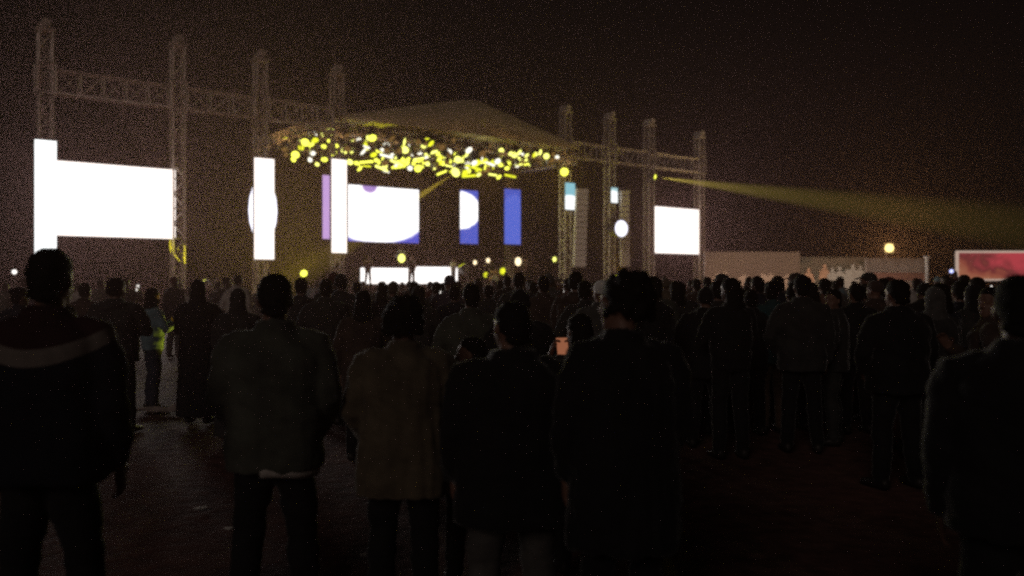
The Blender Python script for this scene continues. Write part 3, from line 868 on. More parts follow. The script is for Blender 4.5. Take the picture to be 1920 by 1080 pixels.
ARMS = {  # elbow, wrist, hand direction, palm, for the right side (x > 0)
    'tucked': ((.238, -.03, 1.14), (.20, .14, .97), (-.4, .5, -.7), (-.3, -1, 0), .3),
    'down': ((.240, -.035, 1.13), (.238, .06, .885), (.0, .25, -1), (-1, .1, 0), .35),
    'loose': ((.30, -.05, 1.14), (.33, .06, .91), (.05, .3, -1), (-1, .1, 0), .5),
    'pocket': ((.31, -.07, 1.13), (.215, .09, .97), (-.5, .3, -.8), (-.3, -1, 0), .3),
    'folded': ((.275, .07, 1.13), (.03, .235, 1.17), (-1, .05, .05), (0, -1, 0), .4),
    'phone': ((.25, .20, 1.20), (.10, .36, 1.40), (-.35, .25, .9), (-.8, -.2, .1), .75),
    'clasp': ((.26, .10, 1.14), (.065, .29, 1.24), (-.45, .35, .75), (-1, 0, -.3), .3),
    'raised': ((.30, .14, 1.50), (.27, .18, 1.77), (0, .1, 1), (0, 1, 0), .25),
    'hip': ((.40, -.05, 1.17), (.225, .05, 1.0), (-.6, .4, -.5), (-.6, -.6, 0), .5),
}

def make_proto(key, top='jacket', hem=.80, arms=('down', 'down'), hair='short', turn=0, bulk=1.0, stance=.10, vox=.010, seed=1.0, bend=0.0, pants=True, sleeves=True, collar=True):
    """meshes of one kind of figure, 1.72 m tall, facing +Y, feet at z = 0"""
    H = {}
    sh = .185 * (.5 + .5 * bulk)
    HM = Matrix.Translation((0, 0, 1.47)) @ Matrix.Rotation(R(turn), 4, 'Z') @ Matrix.Translation((0, 0, -1.47))
    b = MB()
    # head
    c0 = 1.49
    n0 = len(b.v)
    b.stack([(c0 + z, 0, cy_, rx, ry) for z, cy_, rx, ry in ((-.002, .058, .022, .026), (.008, .05, .036, .042), (.025, .035, .048, .060), (.05, .02, .058, .078), (.09, .004, .066, .091), (.13, 0, .0715, .096), (.165, -.004, .0705, .094), (.195, -.006, .061, .080), (.215, -.006, .044, .058), (.227, -.006, .024, .03), (.231, -.006, .008, .01))], n=22)
    b.tube([(0, .088, c0 + .135), (0, .104, c0 + .108), (0, .112, c0 + .088)], [.008, .0105, .0145], n=8)
    b.ball((0.012, .102, c0 + .082), .0085, 8, 5); b.ball((-.012, .102, c0 + .082), .0085, 8, 5)
    b.tube([(-.05, .072, c0 + .142), (-.022, .091, c0 + .146), (.022, .091, c0 + .146), (.05, .072, c0 + .142)], .0085, n=8)
    for sx in (-1, 1):
        b.ball((sx * .031, .080, c0 + .120), (.014, .012, .010), 10, 6)
        b.ball((sx * .074, -.006, c0 + .108), (.010, .019, .030), 10, 6)
        b.ball((sx * .04, .062, c0 + .075), (.02, .02, .022), 8, 5)
    b.tube([(-.022, .084, c0 + .050), (0, .094, c0 + .053), (.022, .084, c0 + .050)], .0075, n=8)
    b.tube([(-.018, .082, c0 + .040), (0, .091, c0 + .039), (.018, .082, c0 + .040)], .0075, n=8)
    b.move(HM, n0)
    b.tube([(0, -.03, 1.38), (0, -.018, 1.46), (0, -.004, 1.54)], [.060, .054, .055], n=14)
    # trunk
    b.stack([(.86, 0, -.005, .145, .105), (.92, 0, -.008, .16, .115), (1.02, 0, 0, .14, .10), (1.12, 0, .005, .135, .095), (1.24, 0, .005, .155, .108), (1.33, 0, 0, .165, .105), (1.39, 0, -.01, .150, .088), (1.43, 0, -.015, .10, .065), (1.45, 0, -.018, .06, .05)], n=24, e=2.3)
    jt = {}
    for sx, an in ((1, arms[0]), (-1, arms[1])):
        e, w_, hd, pl, cu = ARMS[an]
        f = lambda p: Vector((p[0] * sx, p[1], p[2]))
        s_ = Vector((sx * sh * .97, -.012, 1.388)); e = f(e); w_ = f(w_)
        jt[sx] = (s_, e, w_)
        b.tube([s_ - Vector((sx * .05, 0, -.0)), s_, s_.lerp(e, .5), e, e.lerp(w_, .35), w_], [.055, .056, .046, .038, .037, .026], n=12)
        th = Vector((0, 1, .2)) if an in ('down', 'loose', 'pocket', 'hip') else Vector((-sx * .2, -.3, 1)) if an == 'folded' else Vector((-sx * .2, -1, .3))
        hand(b, w_, f(hd), f(pl), th, cu)
    for sx in (-1, 1):
        k_ = Vector((sx * (.088 + stance * .25), .012, .50)); a_ = Vector((sx * (.08 + stance * .6), -.025, .09))
        b.tube([(sx * .082, 0, .90), (sx * .09, .0, .74), k_ + Vector((0, 0, .06)), k_, k_.lerp(a_, .28) + Vector((0, -.018, 0)), k_.lerp(a_, .7), a_], [.088, .080, .056, .052, .054, .04, .036], n=14)
        b.tube([a_ + Vector((0, -.02, -.045)), a_ + Vector((sx * .01, .07, -.052)), a_ + Vector((sx * .02, .15, -.065))], [(.034, .032), (.034, .04), (.022, .04)], n=10, ref=(0, 0, 1))
        jt[('leg', sx)] = (k_, a_)
    H['body'] = b.fused(key + '_body', vox, 2)
    # jacket, coat or gown
    j = MB(); g_ = .028 + .012 * (bulk - 1)
    fl = {'jacket': 1.0, 'coat': 1.06, 'gown': 1.12, 'shirt': .92}[top]
    rows = []
    rx0, ry0 = .175 * bulk + g_, .128 * bulk + g_
    zz = [hem, hem + .03, hem + .09, .5 * (hem + .09) + .5 * 1.05, 1.05, 1.18, 1.28, 1.345, 1.39, 1.425, 1.455, 1.48, 1.50]
    wf = [.985 * fl, fl, 1.0 * fl, .5 + .5 * fl, .97, .98, 1.0, .97, .86, .66, .46, .385, .37]
    df = [.985 * fl, fl, 1.0 * fl, .5 + .5 * fl, .97, 1.0, 1.02, 1.0, .86, .72, .58, .52, .50]
    for z_, a_, d_ in zip(zz, wf, df):
        rows.append((z_, 0, -.008 - (.012 if z_ > 1.4 else 0), rx0 * a_, ry0 * d_))
    if not collar: rows = rows[:-2]
    j.stack(rows, n=28, e=2.35)
    for sx in (1, -1):
        s_, e, w_ = jt[sx]
        q = .016 * bulk if top != 'shirt' else .008
        cu = w_ if sleeves else s_.lerp(e, .75)
        if sleeves:
            j.tube([s_ - Vector((sx * .07, 0, -.005)), s_ + Vector((-sx * .008, 0, -.008)), s_.lerp(e, .3), s_.lerp(e, .7), e, e.lerp(w_, .45), e.lerp(w_, .88)], [.058 + q, .062 + q, .062 + q, .056 + q, .052 + q, .047 + q, .036 + q], n=14)
        else:
            j.tube([s_ - Vector((sx * .06, 0, .01)), s_ + Vector((0, 0, -.005)), s_.lerp(e, .3), s_.lerp(e, .7)], [.066 + q, .068 + q, .062 + q, .060 + q], n=14)
    if hair == 'hood':
        j.tube([(-.10, -.10, 1.42), (0, -.145, 1.40), (.10, -.10, 1.42)], [.045, .06, .045], n=12)
    elif top in ('jacket', 'coat') and collar:
        j.tube([(-.055, .03, 1.475), (-.062, -.03, 1.485), (0, -.078, 1.492), (.062, -.03, 1.485), (.055, .03, 1.475)], [(.016, .03)] * 5, n=8)
    H['top'] = j.fused(key + '_top', max(vox * 1.15, .011), 3, wrinkle=.012, wscale=8, seed=seed, folds=.010 if top in ('gown', 'coat') else .004)
    # trousers
    if pants:
        t = MB()
        t.stack([(.84, 0, -.006, .150 * bulk + .01, .118 * bulk + .01), (.92, 0, -.008, .165 * bulk + .012, .125 * bulk + .012), (1.0, 0, -.004, .155 * bulk + .01, .118 * bulk + .01)], n=22, e=2.3)
        for sx in (-1, 1):
            k_, a_ = jt[('leg', sx)]
            t.tube([(sx * .082, -.004, .90), (sx * .09, -.004, .74), k_ + Vector((0, 0, .06)), k_, k_.lerp(a_, .3) + Vector((0, -.015, 0)), k_.lerp(a_, .75), a_ + Vector((0, .008, .0))], [.098, .092, .076, .072, .072, .066, .062], n=16)
        H['trousers'] = t.fused(key + '_trousers', max(vox * 1.15, .011), 3, wrinkle=.010, wscale=10, seed=seed + 5)
    for sx in (-1, 1):
        s = MB()
        _, a_ = jt[('leg', sx)]
        s.tube([a_ + Vector((0, -.035, -.03)), a_ + Vector((sx * .008, .05, -.04)), a_ + Vector((sx * .02, .17, -.058))], [(.05, .042), (.046, .05), (.03, .048)], n=12, ref=(0, 0, 1))
        H['shoe%d' % sx] = s.fused(key + '_shoe', .012, 1)
    # hair or headwear
    h = MB(); n0 = 0
    cap = [(.075, -.055, .052, .052), (.10, -.030, .0735, .078), (.135, -.020, .078, .087), (.17, -.012, .0775, .094), (.20, -.008, .069, .088), (.222, -.007, .052, .066), (.238, -.007, .028, .034)]
    if hair in ('short', 'hood', 'crop'):
        k = 1.0 if hair != 'crop' else .97
        h.stack([(c0 + z, 0, y, rx * k, ry * k) for z, y, rx, ry in cap], n=22)
        h.tube([(-.045, -.07, c0 + .06), (0, -.088, c0 + .05), (.045, -.07, c0 + .06)], .018, n=8)
    elif hair == 'bushy':
        h.stack([(c0 + z, 0, y - .012, rx * 1.22, ry * 1.18) for z, y, rx, ry in cap], n=22)
        rr = random.Random(int(seed * 10))
        for _ in range(60):
            a = rr.uniform(0, 6.283); zz_ = rr.uniform(.06, .25); rad = .09 * math.sqrt(max(.05, 1 - ((zz_ - .12) / .15) ** 2))
            yy = math.sin(a) * rad * 1.1 - .03
            if yy > .06 and zz_ < .17: continue
            h.ball((math.cos(a) * rad, yy, c0 + zz_), rr.uniform(.015, .03), 8, 5)
    elif hair == 'long':
        h.stack([(c0 + z, 0, y, rx * 1.05, ry * 1.05) for z, y, rx, ry in cap], n=22)
        h.stack([(1.30, 0, -.10, .085, .035), (1.36, 0, -.095, .10, .045), (1.44, 0, -.075, .098, .06), (1.54, 0, -.05, .088, .07), (1.62, 0, -.03, .082, .08), (1.67, 0, -.02, .07, .08)], n=20)
    elif hair == 'bun':
        h.stack([(c0 + z, 0, y, rx * 1.03, ry * 1.03) for z, y, rx, ry in cap], n=22)
        h.ball((0, -.10, c0 + .19), (.045, .045, .042), 12, 8)
        h.tube([(-.045, -.07, c0 + .06), (0, -.088, c0 + .05), (.045, -.07, c0 + .06)], .018, n=8)
    elif hair == 'beanie':
        h.stack([(c0 + z, 0, y, rx * 1.09, ry * 1.07) for z, y, rx, ry in cap] + [(c0 + .255, 0, -.01, .012, .014)], n=22)
        h.tube([Vector((.084 * math.cos(a), -.012 + .102 * math.sin(a), c0 + .125 + .02 * math.sin(a))) for a in [i * math.pi / 8 for i in range(17)]], [(.022, .010)] * 17, n=8, ref=(0, 0, 1))
    elif hair == 'cap':
        h.stack([(c0 + z, 0, y, rx * 1.06, ry * 1.05) for z, y, rx, ry in cap[1:]], n=22)
        h.tube([(0, .07, c0 + .165), (0, .12, c0 + .16), (0, .165, c0 + .15)], [(.008, .07), (.008, .068), (.007, .045)], n=12, ref=(0, 0, 1))
    elif hair == 'scarf':
        h.stack([(1.24, 0, -.02, .205, .135), (1.32, 0, -.02, .19, .135), (1.40, 0, -.02, .155, .125), (1.46, 0, -.02, .115, .112), (1.52, 0, -.025, .093, .092), (1.58, 0, -.022, .088, .090), (1.64, 0, -.016, .087, .098), (1.69, 0, -.012, .076, .092), (1.725, 0, -.01, .052, .066), (1.742, 0, -.01, .022, .03)], n=24)
    h.move(HM)
    H['hair'] = h.fused(key + '_hair', max(vox, .009), 2, wrinkle=.006 if hair not in ('beanie', 'cap') else .002, wscale=22, seed=seed + 9)
    return H

PR = {}
def P(key, **k):
    PR[key] = make_proto(key, **k); return key
# near figures
P('broad_man', arms=('down', 'down'), bulk=1.16, hem=.84, hair='short', vox=.008, seed=1.3, stance=.14)
P('slim_man', arms=('tucked', 'tucked'), bulk=1.10, hem=.80, hair='short', vox=.008, seed=2.1, stance=.12, turn=6)
P('coat_woman', top='coat', arms=('tucked', 'tucked'), bulk=1.12, hem=.70, hair='bushy', vox=.008, seed=3.7, stance=.06)
P('stout', top='jacket', arms=('tucked', 'down'), bulk=1.25, hem=.70, hair='crop', vox=.008, seed=4.4, stance=.10, turn=12)
P('bushy_woman', top='coat', arms=('tucked', 'down'), bulk=1.15, hem=.62, hair='bushy', vox=.008, seed=5.2, stance=.06, turn=48)
P('phone_woman', top='jacket', arms=('phone', 'phone'), bulk=1.0, hem=.82, hair='long', vox=.008, seed=6.2, stance=.07, turn=10)
P('child', top='jacket', arms=('down', 'down'), bulk=1.08, hem=.80, hair='short', vox=.008, seed=7.2, stance=.07, turn=72)
P('sider', top='jacket', arms=('clasp', 'hip'), bulk=1.05, hem=.82, hair='short', vox=.008, seed=8.5, stance=.09, turn=60)
# crowd figures
P('man_a', arms=('down', 'pocket'), bulk=1.15, hair='short', vox=.012, seed=11.)
P('man_b', arms=('folded', 'folded'), bulk=1.1, hair='hood', vox=.012, seed=12., turn=-15)
P('man_c', arms=('loose', 'down'), bulk=1.2, hair='cap', vox=.012, seed=13., turn=20)
P('man_d', arms=('pocket', 'loose'), bulk=1.25, hair='beanie', vox=.012, seed=14., hem=.76)
P('woman_a', top='coat', arms=('folded', 'down'), bulk=1.0, hair='long', hem=.66, vox=.012, seed=15., stance=.06)
P('woman_b', top='jacket', arms=('pocket', 'pocket'), bulk=.98, hair='bun', vox=.012, seed=16., stance=.05, turn=-30)
P('woman_c', top='gown', arms=('folded', 'folded'), bulk=1.12, hair='scarf', hem=.10, vox=.012, seed=17., stance=.05, pants=False)
P('woman_d', top='shirt', arms=('clasp', 'clasp'), bulk=1.0, hair='long', hem=.86, vox=.012, seed=18., stance=.06, turn=25)
P('phone_man', arms=('phone', 'down'), bulk=1.12, hair='short', vox=.012, seed=19.)
P('cheer', arms=('raised', 'loose'), bulk=1.08, hair='bushy', vox=.012, seed=20.)
P('musician', arms=('clasp', 'phone'), bulk=1.02, hair='bushy', vox=.012, seed=21., hem=.86)

BLK = cloth('black_cloth', (.008, .008, .009))
CHAR = cloth('charcoal_cloth', (.030, .029, .028))
NAVY = cloth('navy_cloth', (.014, .016, .028))
OLIVE = cloth('olive_cloth', (.10, .078, .052))
GREEN = cloth('dark_green_cloth', (.062, .066, .052))
BROWN = cloth('brown_cloth', (.055, .035, .028))
GREY = cloth('grey_cloth', (.07, .066, .062))
PALE = cloth('pale_cloth', (.42, .38, .35))
WHITE = cloth('white_cloth', (.7, .68, .65))
RED = cloth('red_cloth', (.09, .022, .022))
TEAL = cloth('teal_cloth', (.02, .06, .065))
SLATE = cloth('slate_blue_cloth', (.16, .24, .27))
PURP = cloth('mauve_cloth', (.06, .045, .065))
PINK = cloth('pink_cloth', (.15, .08, .085))
TAN = cloth('tan_cloth', (.10, .065, .045))
DENIM = cloth('denim', (.03, .036, .055))

def striped_jacket():
    m = bpy.data.materials.new('striped_jacket_cloth'); m.use_nodes = True
    n = m.node_tree.nodes; l = m.node_tree.links; p = n['Principled BSDF']
    p.inputs['Roughness'].default_value = .9; p.inputs['Specular IOR Level'].default_value = .15
    tc = n.new('ShaderNodeTexCoord'); sp = n.new('ShaderNodeSeparateXYZ'); l.new(tc.outputs['Object'], sp.inputs[0])
    def mt(op, x, y=None):
        q = n.new('ShaderNodeMath'); q.operation = op
        for i, k in enumerate((x, y)):
            if k is None: continue
            if isinstance(k, (int, float)): q.inputs[i].default_value = k
            else: l.new(k, q.inputs[i])
        return q.outputs[0]
    x2 = mt('MULTIPLY', sp.outputs['X'], sp.outputs['X'])
    zc = mt('SUBTRACT', sp.outputs['Z'], mt('ADD', mt('MULTIPLY', x2, 1.3), 1.318))
    st_ = mt('LESS_THAN', mt('ABSOLUTE', zc), .032)
    up = mt('GREATER_THAN', zc, .0)
    mx = n.new('ShaderNodeMix'); mx.data_type = 'RGBA'; l.new(up, mx.inputs[0])
    mx.inputs[6].default_value = (.010, .011, .016, 1); mx.inputs[7].default_value = (.032, .013, .014, 1)
    m2 = n.new('ShaderNodeMix'); m2.data_type = 'RGBA'; l.new(st_, m2.inputs[0]); l.new(mx.outputs[2], m2.inputs[6]); m2.inputs[7].default_value = (.16, .135, .12, 1)
    l.new(m2.outputs[2], p.inputs['Base Color'])
    return m
STRIPE = striped_jacket()

N_PEOPLE = 0
PARTN = {'jacket': 'jacket', 'coat': 'coat', 'gown': 'long_gown', 'shirt': 'shirt'}
def person(key, loc, rz, Hm, top, pants, label, group=None, hairm=None, skin=None, wide=1.0, topname='jacket', hairname='hair', shoes=True):
    global N_PEOPLE
    h = PR[key]; k = Hm / 1.72
    o = obj('person', h['body']); o.location = loc; o.rotation_euler = (0, 0, rz); o.scale = (k * wide, k * wide, k)
    slot(o, skin or SKIN)
    tag(o, label, 'person', group)
    c = obj(topname, h['top'], None, o); slot(c, top)
    if 'trousers' in h: c = obj('trousers', h['trousers'], None, o); slot(c, pants)
    if shoes:
        for sx in (-1, 1): c = obj('shoe', h['shoe%d' % sx], None, o); slot(c, SHOE)
    c = obj(hairname, h['hair'], None, o); slot(c, hairm or HAIR)
    N_PEOPLE += 1
    return o
STAGE_C = F((sL + sR) / 2, 2, 0)
def face_stage(p, jit=0.0):
    d = STAGE_C - p
    return math.atan2(-d.x, d.y) + jit
def stand(px, ytop, D): 
    p = at(px, HOR, D); p.z = 0
    return p, EYE + (HOR - ytop) / K * D

TAKEN = []
def put(key, px, ytop, D, top, pants, label, rz=None, group=None, **kw):
    p, Hm = stand(px, ytop, D)
    TAKEN.append((p.x, p.y, .30))
    return person(key, p, face_stage(p) if rz is None else R(rz), Hm, top, pants, label, group, **kw)

# --- the people closest to the camera
put('broad_man', 96, 470, 3.3, STRIPE, BLK, 'broad man in a dark jacket with a pale stripe across the shoulders', rz=4, wide=.98)
p2 = put('slim_man', 516, 517, 3.9, GREEN, BLK, 'man in dark green jacket with hands in pockets, pale shirt hem showing', rz=6, wide=1.05)
put('coat_woman', 757, 563, 4.0, OLIVE, BLK, 'bushy haired person in a long olive brown coat, back to the camera', rz=2, wide=1.06, topname='coat')
put('stout', 960, 568, 3.55, BLK, GREY, 'person in a bulky black jacket and grey trousers, beside the turned child', rz=10, wide=1.12)
put('bushy_woman', 1168, 519, 3.3, BLK, BLK, 'person with big bushy hair in a long black coat, face turned aside', rz=4, wide=.96, topname='coat')
pw = put('phone_woman', 1086, 590, 4.7, CHAR, CHAR, 'long haired woman holding both hands up beside the bushy haired person', rz=14)
put('child', 884, 634, 4.5, BLK, CHAR, 'child in dark clothes with face turned sideways next to the bulky black jacket', rz=8)
put('broad_man', 1912, 520, 2.75, BLK, BLK, 'very dark broad figure cut off by the edge of the photo', rz=-26, skin=SKIN2)
# shirt hem of the man in green
mb = MB()
rg = []
for z_, q in ((.775, 1.0), (.80, 1.02), (.84, 1.0)):
    rg.append([(.205 * q * math.cos(a), -.01 + .165 * q * math.sin(a), z_ + .012 * math.sin(3 * a)) for a in [R(-100 + 115 * i / 14) for i in range(15)]] + [(.19 * q * math.cos(a), -.01 + .15 * q * math.sin(a), z_ + .012 * math.sin(3 * a)) for a in [R(15 - 115 * i / 14) for i in range(15)]])
mb.rings(rg); mb.build('shirt_hem', PALE, p2, smooth=True)

# --- middle distance, told apart one by one
put('man_b', 218, 522, 9.0, CHAR, BLK, 'hooded figure in dark clothes just beyond the striped jacket man', wide=1.12)
put('woman_d', 287, 541, 10.6, SLATE, DENIM, 'spectator in a slate blue top edged by the yellow spotlight', rz=-52, topname='shirt')
put('woman_c', 372, 527, 9.6, BLK, BLK, 'figure wrapped in a long black gown in the open gap', wide=.98, topname='long_gown', hairname='head_scarf', hairm=BLK)
put('woman_c', 447, 544, 8.4, CHAR, BLK, 'person in a charcoal head scarf and gown beside the man in green', topname='long_gown', hairname='head_scarf', hairm=CHAR)
put('man_a', 612, 524, 9.5, CHAR, BLK, 'short haired spectator in charcoal straight below the lilac screen', )
put('woman_a', 682, 546, 7.6, BROWN, BLK, 'long haired spectator in brown coat standing before the coat woman', topname='coat')
put('man_c', 843, 517, 12.0, PURP, CHAR, 'capped spectator in mauve jacket in front of the glowing riser', hairname='cap', hairm=PURP)
put('man_a', 884, 533, 6.9, GREEN, BLK, 'man in dark green jacket standing just behind the turned child')
put('man_d', 975, 546, 6.4, BLK, BLK, 'beanie wearing figure in black directly beyond the bulky black jacket', hairname='beanie', hairm=BLK)
put('man_a', 1019, 518, 10.5, BROWN, CHAR, 'tall man in brown jacket under the far canopy corner')
put('woman_b', 1097, 528, 9.0, CHAR, BLK, 'woman with hair bun below the long grey line array')
put('man_c', 1128, 527, 8.0, GREY, BLK, 'man in white cap peeking past the bushy haired person', hairname='cap', hairm=WHITE)
put('man_a', 1226, 519, 9.5, GREEN, CHAR, 'man in dark green standing below the yellow beam tower')
put('woman_a', 1268, 528, 10.0, CHAR, CHAR, 'long haired woman in charcoal coat below the square white screen', topname='coat')
put('man_b', 1345, 527, 9.0, CHAR, BLK, 'hooded man in charcoal before the tan hoarding')
put('woman_d', 1382, 540, 9.4, RED, BROWN, 'woman in a dull red top before the tan hoarding', topname='shirt')
put('man_a', 1420, 519, 10.5, NAVY, DENIM, 'tall man in navy jacket before the tan hoarding')
put('woman_b', 1447, 528, 9.0, TEAL, TAN, 'woman in a teal jacket and tan trousers in the dark crowd')
put('man_d', 1490, 527, 9.6, BLK, BLK, 'man with black beanie before the dark greenish hoarding', hairname='beanie', hairm=BLK)
put('woman_a', 1521, 531, 10.5, PINK, CHAR, 'long haired woman in pink coat before the printed figures', topname='coat')
put('sider', 1562, 544, 8.4, CHAR, CHAR, 'sideways turned spectator in charcoal below the printed figures', rz=62)
put('man_c', 1640, 527, 9.8, BROWN, CHAR, 'capped man in brown jacket under the floodlight', hairname='cap', hairm=BROWN)
put('man_a', 1682, 526, 6.6, BLK, BLK, 'wide dark man in black jacket under the floodlight', wide=1.12)
put('woman_c', 1751, 542, 7.4, CHAR, BLK, 'figure in a charcoal gown below the thin white post', topname='long_gown', hairname='head_scarf', hairm=GREY)
put('sider', 1856, 540, 6.0, BROWN, GREY, 'spectator turned sideways in brown jacket with bent arm under the red banner', rz=58)
put('man_b', 1798, 529, 9.0, NAVY, PALE, 'hooded spectator in navy with pale trousers beside the cut off dark figure')
put('woman_b', 38, 540, 9.5, NAVY, BLK, 'woman in navy jacket at the outer edge behind the striped jacket man')
put('man_a', 160, 532, 11.5, BROWN, BLK, 'man in brown jacket between the striped man and hooded figure')

put('man_d', 1338, 537, 9.4, BLK, BLK, 'beanie wearing figure in black just past the bushy haired person', hairname='beanie', hairm=BLK)
put('woman_b', 1408, 544, 8.9, BLK, BLK, 'woman with hair bun and black jacket in the front dark rows')
put('man_b', 1486, 535, 9.2, BLK, BLK, 'black hooded figure in the front dark rows below the dark greenish hoarding')
put('man_a', 1604, 533, 9.0, BLK, BLK, 'short haired man in black in the front dark rows below the floodlight')
# --- the packed crowd
fill = ['man_a', 'man_b', 'man_c', 'man_d', 'woman_a', 'woman_b', 'woman_c', 'woman_d', 'phone_man', 'man_a', 'woman_a', 'man_b']
tops = [BLK, CHAR, CHAR, NAVY, BROWN, GREEN, OLIVE, GREY, CHAR, BROWN, PURP, RED, SLATE, TAN, PALE]
pant = [BLK, CHAR, DENIM, DENIM, BROWN, GREY]
TOPN = {'woman_a': 'coat', 'woman_c': 'long_gown', 'woman_d': 'shirt'}
HAIRN = {'man_c': 'cap', 'man_d': 'beanie', 'woman_c': 'head_scarf'}
def free(x, y, r):
    return all((x - a) ** 2 + (y - b) ** 2 > (r + c) ** 2 for a, b, c in TAKEN)
rc = random.Random(23)
def in_gap(px, D):   # open ground the photo shows on the left
    return px < 500 and D < 15
PH = []
def scatter(n, D0, D1, pxl, pxr, r, label, group):
    done = tries = 0
    while done < n and tries < 6000:
        tries += 1
        D = math.sqrt(rc.uniform(D0 * D0, D1 * D1)); px = rc.uniform(pxl, pxr)
        if D > depth(min(max(px, 0), 1311)) - 6 and px < 1330: continue
        if in_gap(px, D) or (px < 700 and D < 9) or (1040 < px < 1300 and D < 7): continue
        p = at(px, HOR, D); p.z = 0
        if not free(p.x, p.y, r): continue
        TAKEN.append((p.x, p.y, r))
        k = rc.choice(fill) if rc.random() > .03 else 'cheer'
        if D < 18 and k == 'cheer': k = 'man_a'
        if D < 12 and k == 'phone_man': k = 'man_b'
        Hm = rc.gauss(1.685, .065)
        if k.startswith('w'): Hm -= .05
        Hm = min(max(Hm, 1.50), 1.72 + .004 * D)
        tp = rc.choice([BLK, CHAR, BLK, NAVY, BROWN, BLK] if D < 12 else tops)
        if 640 < px < 880 and D > 11: Hm = min(Hm, 1.63 + .001 * D)
        hm = None
        if k in HAIRN: hm = rc.choice([BLK, CHAR, tp, BROWN, RED] if D > 11 else [BLK, CHAR])
        person(k, p, face_stage(p, rc.gauss(0, .22)), Hm, tp, rc.choice(pant if D > 12 else [BLK, CHAR, BLK]), label, group, hairm=hm, skin=rc.choice([SKIN, SKIN, SKIN2]),
               topname=TOPN.get(k, 'jacket'), hairname=HAIRN.get(k, 'hair'), shoes=D < 12)
        if k == 'phone_man' and D > 12: PH.append((p, face_stage(p), Hm))
        done += 1
scatter(26, 7.5, 12, 1200, 1840, .25, 'dim standing spectator packed in the near rows of the dark crowd', 'spectators in the near dark rows')
scatter(24, 9.5, 14, 560, 1250, .26, 'standing spectator in the rows before the glowing stage', 'spectators in the middle rows before the stage')
scatter(84, 13, 24, 620, 1990, .30, 'small standing spectator in the packed middle of the crowd', 'spectators in the packed middle of the crowd')
scatter(18, 16, 27, 0, 640, .36, 'small standing spectator in the thinner crowd before the big white screen', 'spectators before the big white screen')
scatter(62, 24, 40, 300, 2000, .36, 'tiny distant spectator in the far rows along the stage and hoardings', 'spectators in the far rows')

# phones held up by some of the crowd
PHB = mat('phone_shell', (.02, .02, .02), rough=.3)
PHS = glow('phone_screen', (1., .93, .85), .9)
def phone(loc, rz, label, group=None, s=PHS, tilt=-15):
    o = empty('smartphone', loc, rz); o.rotation_euler = (R(tilt), 0, rz)
    tag(o, label, 'phone', group)
    mb = MB(); mb.box((0, 0, 0), (.076, .009, .155)); mb.build('shell', PHB, o)
    mb = MB(); mb.box((0, -.006, 0), (.070, .003, .148)); mb.build('display', s, o)
for p, rz, Hm in PH:
    k = Hm / 1.72
    q = Vector((.04 * k, .41 * k, 1.50 * k)); q.rotate(Matrix.Rotation(rz, 3, 'Z'))
    phone(p + q, rz, 'lit phone held up among the crowd', 'phones held up in the crowd')
q = Vector((0.0, .37, 1.455)) * (pw.scale.z); q.rotate(Matrix.Rotation(pw.rotation_euler.z, 3, 'Z'))  # added phone whose orange glow stands in for lit hands
phone(pw.location + q, pw.rotation_euler.z, 'added orange glowing phone in place of lit hands of the long haired woman', s=glow('added_orange_glow', (1., .36, .18), .28), tilt=-20)

# musicians on stage
for key, px, t_, zb, Hm, tp, pn, lab in [
        ('musician', 752, 5.2, DECK + .75, 1.75, WHITE, GREY, 'musician in white on the riser in front of the blazing lamp'),
        ('man_a', 772, 1.6, DECK, 1.78, BLK, BLK, 'dark singer silhouetted against the glowing white riser'),
        ('musician', 690, 2.0, DECK, 1.74, TAN, BLK, 'musician at the near end of the glowing riser'),
        ('woman_d', 850, 2.4, DECK, 1.68, PALE, CHAR, 'musician in a pale top at the far end of the glowing riser'),
        ('man_a', 922, 5.0, DECK, 1.74, CHAR, BLK, 'drummer behind the drum kit'),
        ('musician', 985, 2.2, DECK, 1.76, BROWN, BLK, 'musician in brown near the far canopy corner')]:
    p = F(S(px, t_), t_, zb)
    person(key, p, ANG + math.pi + rc.uniform(-.3, .3), Hm, tp, pn, lab, topname=TOPN.get(key, 'jacket'))

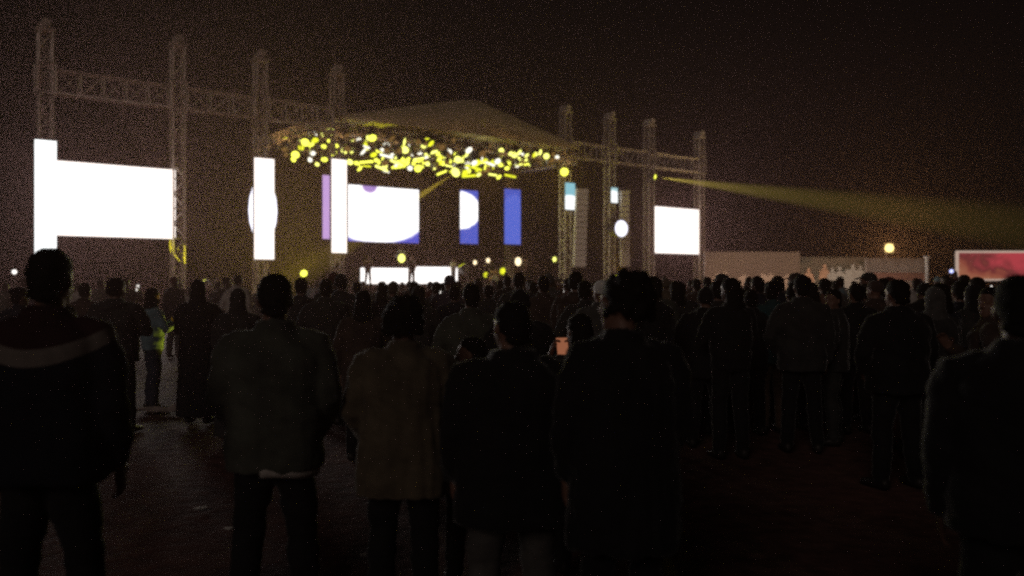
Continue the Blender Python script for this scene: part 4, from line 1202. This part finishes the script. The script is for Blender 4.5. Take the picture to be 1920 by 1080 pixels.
# ------------------------------------------------------------------ litter on the ground
PAPER = mat('paper_scrap', (.75, .72, .68), rough=.8, var=.1)
def scrap(px, py, L, wd, rz, label, h=.02, m=PAPER, name='paper_scrap'):
    p = ground_at(px, py); p.z = 0
    mb = MB(); nx_, ny_ = 8, 5; rr = random.Random(int(px))
    for ly in (0, 1):
        for i in range(nx_ + 1):
            for j in range(ny_ + 1):
                x = (i / nx_ - .5) * L; y = (j / ny_ - .5) * wd * (1 - .3 * abs(i / nx_ - .5))
                z_ = .012 + h * (.5 + .5 * noise.noise(Vector((x / L * 5 + px, y / wd * 3, 0)))) * (1.2 - abs(j / ny_ - .5))
                mb.v.append(Vector((x, y, z_ - .004 * ly)))
    n_ = (nx_ + 1) * (ny_ + 1)
    for i in range(nx_):
        for j in range(ny_):
            a = i * (ny_ + 1) + j; q = [a, a + 1, a + ny_ + 2, a + ny_ + 1]
            mb.f.append(q); mb.f.append([n_ + k for k in q][::-1])
    o = mb.build(name, m); o.location = p; o.rotation_euler = (0, 0, R(rz))
    tag(o, label, 'litter')
scrap(375, 957, .09, .05, 40, 'small white paper scrap on the ground before the man in green')
scrap(431, 995, .07, .035, 30, 'tiny white paper scrap at the foot of the man in green')
scrap(685, 1045, .09, .035, 40, 'thin white paper strip on the ground below the olive coat')
scrap(672, 862, .08, .05, 10, 'pale scrap on the ground between green jacket and olive coat')
scrap(492, 742, .06, .04, 20, 'faint scrap on the ground near the gowned figure')
PLAST = mat('crumpled_plastic', (.38, .31, .29), rough=.4, var=.2, scale=20)
scrap(305, 776, .62, .28, 12, 'crumpled pale plastic sheet lying in the open gap', h=.13, m=PLAST, name='plastic_sheet')

# ------------------------------------------------------------------ haze over the whole field
hz = MB(); hz.box((10, 45, 7.2), (320, 150, 17.0))
m = bpy.data.materials.new('night_haze'); m.use_nodes = True; n = m.node_tree.nodes; n.clear()
ou = n.new('ShaderNodeOutputMaterial'); pv = n.new('ShaderNodeVolumePrincipled')
pv.inputs['Color'].default_value = (1.0, .60, .57, 1); pv.inputs['Density'].default_value = .00085; m.cycles.volume_sampling = 'EQUIANGULAR'
pv.inputs['Anisotropy'].default_value = .72
m.node_tree.links.new(pv.outputs[0], ou.inputs['Volume'])
tag(hz.build('haze', m), kind='stuff')
print('people', N_PEOPLE)
